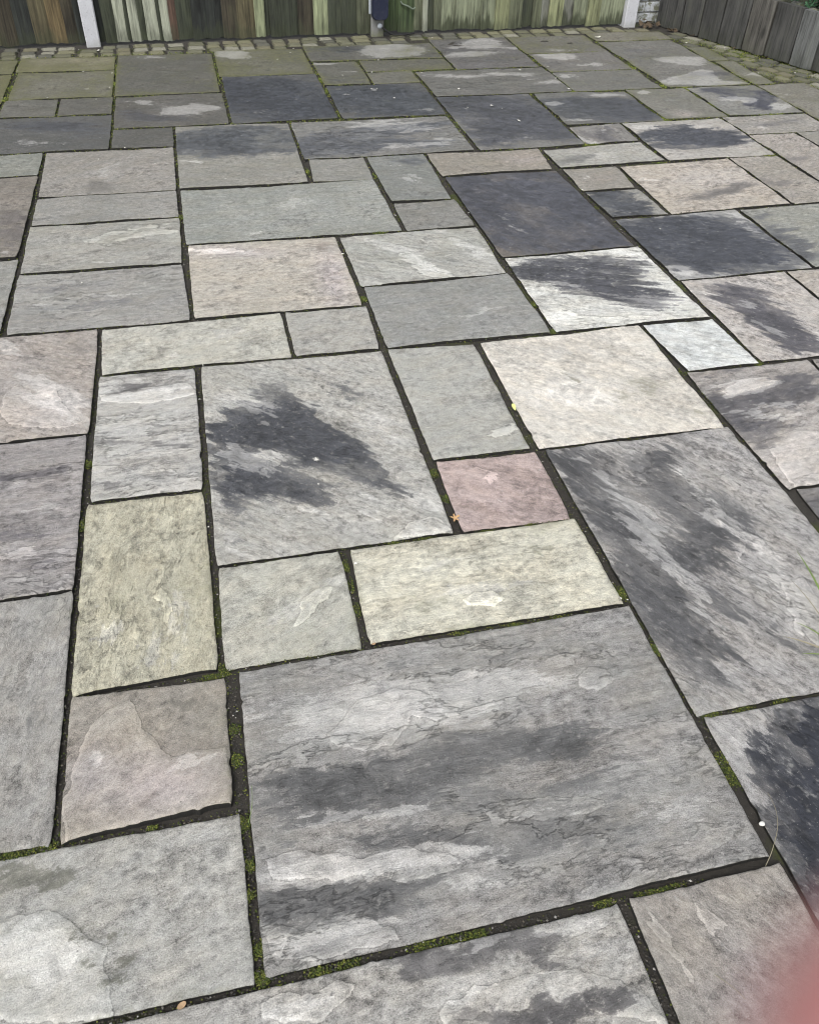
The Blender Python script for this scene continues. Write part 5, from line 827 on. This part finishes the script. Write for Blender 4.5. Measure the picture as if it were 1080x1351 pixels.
# ------------------------------------------------------------------ whitewashed brick wall in the corner
def paint_material():
    N = NT('flaking_whitewash'); p = N.coord('Object'); info = N.t.nodes.new('ShaderNodeObjectInfo')
    comb = N.t.nodes.new('ShaderNodeCombineXYZ'); N._in(comb.inputs[0], N.math('MULTIPLY', info.outputs['Random'], 31.0))
    q = N.vscale(p, (1, 1, 1), comb.outputs[0])
    a = N.noise(q, 24, 7, .7); b = N.noise(q, 110, 4, .7)
    col = N.mix(b, (.38, .41, .43), (.58, .60, .62))
    col = N.mix(N.smooth(a, .46, .60), col, N.mix(b, (.12, .125, .09), (.26, .27, .20)))
    return N.set(Base_Color=col, Roughness=.8, Normal=N.bump(N.math('SUBTRACT', b, a), .006))
WHITE = paint_material()
wall = empty('brick_wall', (3.45, 6.962, 0), .02)
tag(wall, 'whitewashed brick wall showing in the corner between the pale post and the dark timber', 'wall')
N = NT('old_mortar'); mo_ = N.set(Base_Color=N.mix(N.noise(N.coord('Object'), 50, 6), (.10, .10, .09), (.28, .28, .25)), Roughness=.9)
link('mortar_core', box_mesh('mortar_core', 1.48, .09, 1.1, 0), mo_, wall, (.75, .055, 0))
bms = [box_mesh('brick', .218, .1, .069, .006) for _ in range(2)]
for me in bms: me.materials.append(WHITE)
hbm = box_mesh('brick', .104, .1, .064, .005); hbm.materials.append(WHITE)
for row in range(14):
    xx = 0.0
    half = row % 2
    while xx < 1.42:
        w = .104 if (half and xx == 0) or xx > 1.29 else .212
        o = link('brick', hbm if w < .2 else bms[row % 2], None, wall, (xx+w/2, .05+rnd.uniform(-.003, .003), -.005+.076*row))
        xx += w+.011

# ------------------------------------------------------------------ retaining wall of upright sleepers on the right
edges = [np.dot(np.array(p)-W0, WDIR) for p in WALL_EDGES]
while edges[-1] < 3.6: edges.append(edges[-1]+rnd.uniform(.18, .215))
rw = empty('retaining_wall', (W0[0], W0[1], 0), WANG)
tag(rw, 'low grey wall of upright weathered timber boards along the right of the patio', 'retaining wall')
for k in range(len(edges)-1):
    w = edges[k+1]-edges[k]
    hgt = .335+rnd.uniform(-.006, .008)
    me = board_mesh(w-.012, hgt, .048+rnd.uniform(-.004, .004), .048+rnd.uniform(-.004, .004), 500+k, nz=8, nx=5)
    o = link('board', me, WOOD2, rw, ((edges[k]+edges[k+1])/2, .052, 0))
    o.rotation_euler = (rnd.uniform(-.012, .004), rnd.uniform(-.006, .006), 0)
    tn = rnd.uniform(.8, 1.2)
    o['tone'] = [.050*tn, .050*tn, .048*tn] if k not in (4, 6) else ([.082, .078, .070] if k == 4 else [.115, .12, .118]); o['algae'] = .25
sp = link('planter_soil', box_mesh('planter_soil', 3.6, 1.1, .29, .01), ground.data.materials[0], rw, (1.85, .055+.56, 0))

def pebble_mesh(seed, sx, sy, sz, n=2):
    r = random.Random(seed); bm = bmesh.new(); bmesh.ops.create_icosphere(bm, subdivisions=n, radius=1)
    for v in bm.verts:
        k = 1+.25*math.sin(v.co.x*3+seed)*math.cos(v.co.y*2.3)+r.uniform(-.06, .06); v.co = (v.co.x*sx*k, v.co.y*sy*k, v.co.z*sz*k)
    for f in bm.faces: f.smooth = True
    me = bpy.data.meshes.new('stone'); bm.to_mesh(me); bm.free(); return me
for k, (s_, of, sc) in enumerate(((.93, .15, .07), (1.10, .14, .055), (1.24, .13, .04))):
    p = wall_pt(s_, of+.05)
    o = link('stone', pebble_mesh(40+k, sc, sc*.7, sc*.45), CONC2, None, (p[0], p[1], .29+sc*.35))
    tag(o, ['largest pale stone lying on the soil behind the timber wall', 'middle sized pale stone on the soil behind the timber wall', 'smallest pale stone behind the timber wall, next to the shrub'][k], 'stone')

# shrub behind the wall
def leaf_mat(name, c0, c1, ro=.45):
    N = NT(name); a = N.noise(N.coord('Object'), 9, 3); 
    return N.set(Base_Color=N.mix(a, c0, c1), Roughness=ro)
sp_ = wall_pt(1.24, .27)
shrub = empty('shrub', (sp_[0], sp_[1], .29))
tag(shrub, 'dark green leafy shrub growing behind the timber wall at top right', 'shrub')
BARK = leaf_mat('shrub_bark', (.03, .022, .016), (.07, .05, .035), .8)
lv, lf_ = [], []
for k in range(9):
    a = rnd.uniform(0, 6.28); L = rnd.uniform(.35, .75)
    tip = Vector((math.cos(a)*L*.6, math.sin(a)*L*.6, L*.9)); mid = Vector((tip.x*.35, tip.y*.35, tip.z*.55))
    tube('stem', [(0, 0, 0), mid, tip], .009, BARK, shrub, taper=.3, res=6, sub=5)
    for q in range(95):
        t = rnd.uniform(.12, 1.05); c = mid*(2*t*(1-t)) + tip*(t*t) + Vector((rnd.gauss(0, .07), rnd.gauss(0, .07), rnd.gauss(0, .06)))
        if c.z < .0: continue
        d = Vector((rnd.gauss(0, 1), rnd.gauss(0, 1), rnd.gauss(.2, .6))).normalized(); sd_ = d.cross(Vector((rnd.gauss(0, .3), rnd.gauss(0, .3), 1))).normalized()
        l, w = rnd.uniform(.035, .06), rnd.uniform(.012, .02); dn = Vector((0, 0, -.006)); i0 = len(lv)
        lv += [c, c+d*l*.4+sd_*w, c+d*l+dn, c+d*l*.4-sd_*w, c+d*l*.4+Vector((0, 0, .004))]
        lf_ += [(i0, i0+1, i0+4), (i0+1, i0+2, i0+4), (i0+2, i0+3, i0+4), (i0+3, i0, i0+4)]
for q in range(120):
    a = rnd.uniform(0, 6.28); rr_ = rnd.uniform(.02, .24); c = Vector((math.cos(a)*rr_, math.sin(a)*rr_, rnd.uniform(.015, .12)))
    d = Vector((rnd.gauss(0, 1), rnd.gauss(0, 1), rnd.gauss(.3, .5))).normalized(); sd_ = d.cross(Vector((rnd.gauss(0, .3), rnd.gauss(0, .3), 1))).normalized()
    l, w = rnd.uniform(.035, .06), rnd.uniform(.012, .02); i0 = len(lv)
    lv += [c, c+d*l*.4+sd_*w, c+d*l, c+d*l*.4-sd_*w, c+d*l*.4+Vector((0, 0, .004))]
    lf_ += [(i0, i0+1, i0+4), (i0+1, i0+2, i0+4), (i0+2, i0+3, i0+4), (i0+3, i0, i0+4)]
me = bpy.data.meshes.new('foliage'); me.from_pydata([tuple(v) for v in lv], [], lf_); me.update()
link('foliage', me, leaf_mat('shrub_leaf', (.018, .06, .03), (.05, .12, .055)), shrub)

# ------------------------------------------------------------------ small things lying about
N = NT('petal_white'); PETAL = N.set(Base_Color=(.62, .61, .56), Roughness=.7)
def petal_mesh(seed, R):
    r = random.Random(seed); n = 9; bm = bmesh.new(); c = bm.verts.new((0, 0, .004)); c2 = bm.verts.new((0, 0, .0005))
    ring = [bm.verts.new((math.cos(6.283*k/n)*R*r.uniform(.6, 1.15), math.sin(6.283*k/n)*R*.6*r.uniform(.6, 1.1), r.uniform(.001, .004))) for k in range(n)]
    for k in range(n): bm.faces.new((c, ring[k], ring[(k+1) % n])); bm.faces.new((c2, ring[(k+1) % n], ring[k]))
    me = bpy.data.meshes.new('petal'); bm.to_mesh(me); bm.free(); me.materials.append(PETAL); return me
PM = [petal_mesh(s, .0085) for s in range(6)]
for x, y in PETALS:
    o = bpy.data.objects.new('petal', rnd.choice(PM)); COL.objects.link(o)
    o.location = (x, y, .004); sc = rnd.uniform(.6, 1.15)*(.38 if y < 2.6 else (.62 if y < 4.5 else 1.1)); o.scale = (sc, sc, sc)
    o.rotation_euler = (rnd.uniform(-.2, .2), rnd.uniform(-.2, .2), rnd.uniform(0, 6.28))
    tag(o, 'small whitish petal or chip scattered on the paving', 'petal', 'pale petals and chips scattered over the paving')

def flat_leaf(name, outline, mat, loc, rz, label, cat, curl=.004, z=.006, tilt=(0, 0)):
    bm = bmesh.new(); n = len(outline)
    mid = bm.verts.new((0, 0, curl*.3)); top = [bm.verts.new((x, y, curl*(abs(x)+abs(y))*60+.0005)) for x, y in outline]
    md2 = bm.verts.new((0, 0, curl*.3-.0006)); bot = [bm.verts.new((x, y, curl*(abs(x)+abs(y))*60)) for x, y in outline]
    for k in range(n):
        j = (k+1) % n; bm.faces.new((mid, top[k], top[j])); bm.faces.new((md2, bot[j], bot[k])); bm.faces.new((top[k], bot[k], bot[j], top[j]))
    bmesh.ops.recalc_face_normals(bm, faces=bm.faces)
    me = bpy.data.meshes.new(name); bm.to_mesh(me); bm.free()
    o = link(name, me, mat, None, (*loc, z)); o.rotation_euler = (tilt[0], tilt[1], rz)
    return tag(o, label, cat)
ORANGE = leaf_mat('orange_leaf', (.42, .25, .11), (.58, .38, .20), .6); TAN = leaf_mat('tan_leaf', (.28, .17, .09), (.42, .30, .18), .7); YEL = leaf_mat('yellow_leaf', (.55, .62, .16), (.72, .72, .30), .5)
lob = []
for k in range(22):
    a = 6.283*k/22; rr = .0155*(.62+.38*math.cos(a*5+.4))*(1.15 if abs(math.sin(a)) < .7 else .85); lob.append((rr*math.cos(a), rr*math.sin(a)))
flat_leaf('leaf', lob, ORANGE, (.530, 1.575), .6, 'small lobed orange brown leaf in the joint left of the pink slab', 'leaf', z=.005, tilt=(.35, .1))
flat_leaf('leaf', [(0, -.014), (.006, -.004), (.0075, .006), (.004, .011), (0, .0115), (-.004, .011), (-.0065, .004), (-.004, -.006)], YEL, (.846, 2.035), .25, 'tiny yellow green leaf standing in the joint beside the creamy slab', 'leaf', z=.006, tilt=(.5, .1))
flat_leaf('leaf', [(.008*math.cos(k*.7), .005*math.sin(k*.7)) for k in range(9)], TAN, (-.208, .541), .5, 'small tan leaf scrap in the joint at the bottom of the photo', 'leaf', z=-.002)
flat_leaf('leaf', [(.005*math.cos(k*.7), .003*math.sin(k*.7)) for k in range(9)], TAN, (.238, 1.205), .2, 'tan leaf scrap where the moss joint meets the large lilac grey slab', 'leaf', z=-.001)
flat_leaf('leaf', [(.028*math.cos(k*.6), .012*math.sin(k*.6)*(1+.3*math.sin(k*2))) for k in range(10)], leaf_mat('pale_leaf', (.62, .62, .55), (.75, .74, .66), .6), (2.985, 6.50), .4, 'pale curled leaf on the narrow back strip near the right post', 'leaf')
# white feather star on the large damp slab
fe = bmesh.new()
for k in range(9):
    a = 6.283*k/9+rnd.uniform(-.25, .25); L = rnd.uniform(.005, .012); w = .0011
    d = Vector((math.cos(a), math.sin(a), .25)); s_ = Vector((-math.sin(a), math.cos(a), 0))
    q = [fe.verts.new(s_*w*.6), fe.verts.new(d*L*.6+s_*w), fe.verts.new(d*L), fe.verts.new(d*L*.6-s_*w), fe.verts.new(-s_*w*.6)]
    fe.faces.new(q); lo_ = [fe.verts.new(v.co-Vector((0, 0, .0006))) for v in q]; fe.faces.new(lo_[::-1])
me = bpy.data.meshes.new('feather'); fe.to_mesh(me); fe.free()
tag(link('feather', me, PETAL, None, (.208, 1.894, .004)), 'small white star shaped bit of down on the blue black damp patch', 'feather')
WST = NT('white_stone').set(Base_Color=(.70, .69, .64), Roughness=.6)
def stone(x, y, s_, label, seed):
    return tag(link('stone', pebble_mesh(seed, s_, s_*.8, s_*.6, 2), WST, None, (x, y, -.002+s_*.3)), label, 'stone')
stone(.879, .622, .0062, 'white stone chip in the joint beside the blue black wet patch', 3)
stone(.849, 1.222, .004, 'tiny white stone at the joint corner of the pale yellow slab', 5)
stone(.244, 1.468, .0042, 'tiny pale stone at the top of the mossy joint between two yellowish slabs', 6)
# dry stems
STRAW = leaf_mat('dry_straw', (.16, .14, .09), (.34, .31, .22), .7); GRASS = leaf_mat('grass_blade', (.09, .15, .03), (.20, .27, .08), .5)
tag(tube('twig', [(.842, .546, -.004), (.863, .566, .012), (.893, .602, .020), (.912, .640, .016), (.921, .676, .006)], .0008, STRAW, None, taper=.5, res=6), 'thin dry stem leaning over the joint crossing near the finger', 'twig')
tag(tube('twig', [(.655, .395, .005), (.672, .372, .008), (.686, .35, .005)], .0007, STRAW, None, taper=.6, res=5), 'hair thin straw on the brown slab at bottom right', 'twig')
tag(tube('twig', [(-.078, .83, -.006), (-.066, .86, .012), (-.063, .90, .012)], .0008, GRASS, None, taper=.5, res=5), 'short grass wisp in the wide joint left of the lilac grey slab', 'grass blade')
# weed at the right, rooted in the joint beyond the veined slab
def blade(parent, pts, w, mat):
    P = [Vector(p) for p in pts]; bm = bmesh.new(); L, R_, M_ = [], [], []
    n = 10
    for i in range(n+1):
        t = i/n; p = P[0]*(1-t)**2+P[1]*2*t*(1-t)+P[2]*t*t; d = (P[1]-P[0])*(1-t)+(P[2]-P[1])*t
        s_ = d.cross(Vector((0, 0, 1))); s_ = s_.normalized() if s_.length > 1e-5 else Vector((1, 0, 0))
        ww = w*min(1, .55+t)*(1-t)**.6+.0002
        L.append(bm.verts.new(p+s_*ww)); M_.append(bm.verts.new(p-Vector((0, 0, ww*.5)))); R_.append(bm.verts.new(p-s_*ww))
    for i in range(n):
        bm.faces.new((L[i], L[i+1], M_[i+1], M_[i])); bm.faces.new((M_[i], M_[i+1], R_[i+1], R_[i]))
    for f in bm.faces: f.smooth = True
    me = bpy.data.meshes.new('blade'); bm.to_mesh(me); bm.free(); return link('blade', me, mat, parent)
weed = tag(empty('weed', (1.275, .935, -.001)), 'grassy weed at the right edge with thin green blades over the veined grey slab', 'weed')
for tip, midz, w in (((1.155, 1.012, .03), .035, .0019), ((1.325, 1.245, .05), .07, .0020), ((1.205, 1.045, .03), .05, .0014), ((1.270, 1.175, .03), .05, .0009), ((1.175, .965, .02), .03, .0013), ((1.40, 1.16, .06), .09, .002), ((1.44, .96, .05), .08, .002), ((1.36, .84, .03), .08, .0018), ((1.31, 1.10, .02), .07, .0014), ((1.19, .90, .015), .03, .0008)):
    tip = (tip[0]-1.275, tip[1]-.935, tip[2]); w *= 2.4
    blade(weed, [(0, 0, 0), (tip[0]*.45, tip[1]*.45, midz), tip], w, GRASS if rnd.random() < .75 else STRAW)
# dead leaves in the far right corner and along the timber wall
DEAD = leaf_mat('dead_leaf', (.035, .025, .015), (.12, .085, .05), .8)
def dead_mesh(seed):
    r = random.Random(seed); bm = bmesh.new(); n = 8
    c = bm.verts.new((0, 0, .006)); ring = [bm.verts.new((math.cos(6.283*k/n)*.03*r.uniform(.6, 1.1), math.sin(6.283*k/n)*.018*r.uniform(.6, 1.1), r.uniform(-.002, .012))) for k in range(n)]
    c2 = bm.verts.new((0, 0, .004))
    for k in range(n): bm.faces.new((c, ring[k], ring[(k+1) % n])); bm.faces.new((c2, ring[(k+1) % n], ring[k]))
    me = bpy.data.meshes.new('dead_leaf'); bm.to_mesh(me); bm.free(); me.materials.append(DEAD); return me
DM = [dead_mesh(s) for s in range(5)]
for k in range(26):
    o = bpy.data.objects.new('dead_leaf', rnd.choice(DM)); COL.objects.link(o)
    if k < 18: o.location = (rnd.uniform(3.38, 3.63), rnd.uniform(6.75, 6.91), rnd.uniform(.006, .03))
    else:
        p = wall_pt(rnd.uniform(.2, 1.5), -rnd.uniform(.02, .05)); o.location = (p[0], p[1], .006)
    o.rotation_euler = (rnd.uniform(-.6, .6), rnd.uniform(-.6, .6), rnd.uniform(0, 6.28)); sc = rnd.uniform(.6, 1.2); o.scale = (sc, sc, sc)
    tag(o, 'small dead brown leaf in the corner or at the foot of the timber wall', 'dead leaf', 'dead leaves at the edge of the patio')

# ------------------------------------------------------------------ the photographer's hand: one fingertip pokes into view
def cam_pt(x, y, z):                                   # millimetres right, up and ahead of the lens
    return Vector((0, 0, CAMH)) + (CR*x + CU*y + CF*z)*.001
def skin_material():
    N = NT('skin'); p = N.coord('Object'); a = N.noise(p, 90, 5, .6); b = N.noise(p, 900, 3, .6)
    N.b.inputs['Subsurface Weight'].default_value = .12; N.b.inputs['Subsurface Radius'].default_value = (.004, .0015, .001); N.b.inputs['Subsurface Scale'].default_value = 1
    return N.set(Base_Color=N.mix(a, (.50, .215, .21), (.58, .26, .25)), Roughness=.5, Normal=N.bump(b, .0003))
SKIN = skin_material()
H_V, H_E, H_R = [], [], []
def hv(p, r, prev=None):
    H_V.append(p); H_R.append(r)
    if prev is not None: H_E.append((prev, len(H_V)-1))
    return len(H_V)-1
root = hv((118, -80, -8), 24)
wr = hv((150, -125, -18), 23, root); hv((205, -205, -40), 30, wr); 
FING = [[(104, -48, 2), (72, -33, 24), (44, -25, 25), (24.5, -18.4, 20.5), (14.6, -14.7, 18.3), (8.1, -12.7, 17.3)],
        [(106, -66, 6), (76, -58, 30), (46, -54, 32), (30, -50, 28), (20, -48, 24)],
        [(108, -84, 5), (80, -80, 28), (52, -78, 31), (36, -75, 28), (26, -73, 24)],
        [(112, -100, 2), (88, -100, 20), (64, -100, 24), (52, -99, 23), (43, -98, 20)]]
RAD = [[12, 9.5, 8.8, 8.3, 8.0, 5.6], [12, 9.8, 9.0, 8.2, 6.4], [11.5, 9.3, 8.5, 7.7, 6], [10.5, 8, 7.3, 6.6, 5.2]]
for ch, rr in zip(FING, RAD):
    pv = root
    for p, r_ in zip(ch, rr): pv = hv(p, r_, pv)
pv = root
for p, r_ in (((104, -66, -28), 14), ((80, -48, -42), 11), ((56, -40, -44), 10), ((40, -36, -40), 7.5)): pv = hv(p, r_, pv)
hm = bpy.data.meshes.new('hand')
anchor = cam_pt(*H_V[root])
hm.from_pydata([tuple(cam_pt(*p)-anchor) for p in H_V], H_E, []); hm.update()
hand = link('hand', hm, SKIN, None, anchor)
sk = hand.modifiers.new('skin', 'SKIN'); sk.use_smooth_shade = True
for i, r_ in enumerate(H_R):
    d = hm.skin_vertices[0].data[i]; d.radius = (r_*.001, r_*.001); d.use_root = (i == root)
ss = hand.modifiers.new('sub', 'SUBSURF'); ss.levels = 2; ss.render_levels = 2
tag(hand, 'pink fingertip of the photographer, out of focus in the bottom right corner', 'hand')
N = NT('fingernail'); NAIL = N.set(Base_Color=(.30, .13, .12), Roughness=.3)
for ch in FING:
    a, b = Vector(ch[-2]), Vector(ch[-1]); d = (b-a).normalized(); up = Vector((0, 0, 1)); up = (up-d*up.dot(d)).normalized(); sd_ = d.cross(up)
    c = a*1.0+up*5.6; bm = bmesh.new(); bmesh.ops.create_uvsphere(bm, u_segments=14, v_segments=8, radius=1)
    for v in bm.verts:
        q = c + d*(v.co.x*4.5) + sd_*(v.co.y*3.6) + up*(v.co.z*1.0-abs(v.co.y)*1.6)
        v.co = cam_pt(*q)-anchor
    for f in bm.faces: f.smooth = True
    me = bpy.data.meshes.new('fingernail'); bm.to_mesh(me); bm.free(); link('fingernail', me, NAIL, hand)
sl = tube('sleeve', [tuple(cam_pt(*p)-anchor) for p in ((160, -140, -22), (205, -205, -40), (290, -330, -75))], .040, leaf_mat('dark_sleeve_cloth', (.02, .022, .03), (.04, .042, .05), .9), hand, res=20)
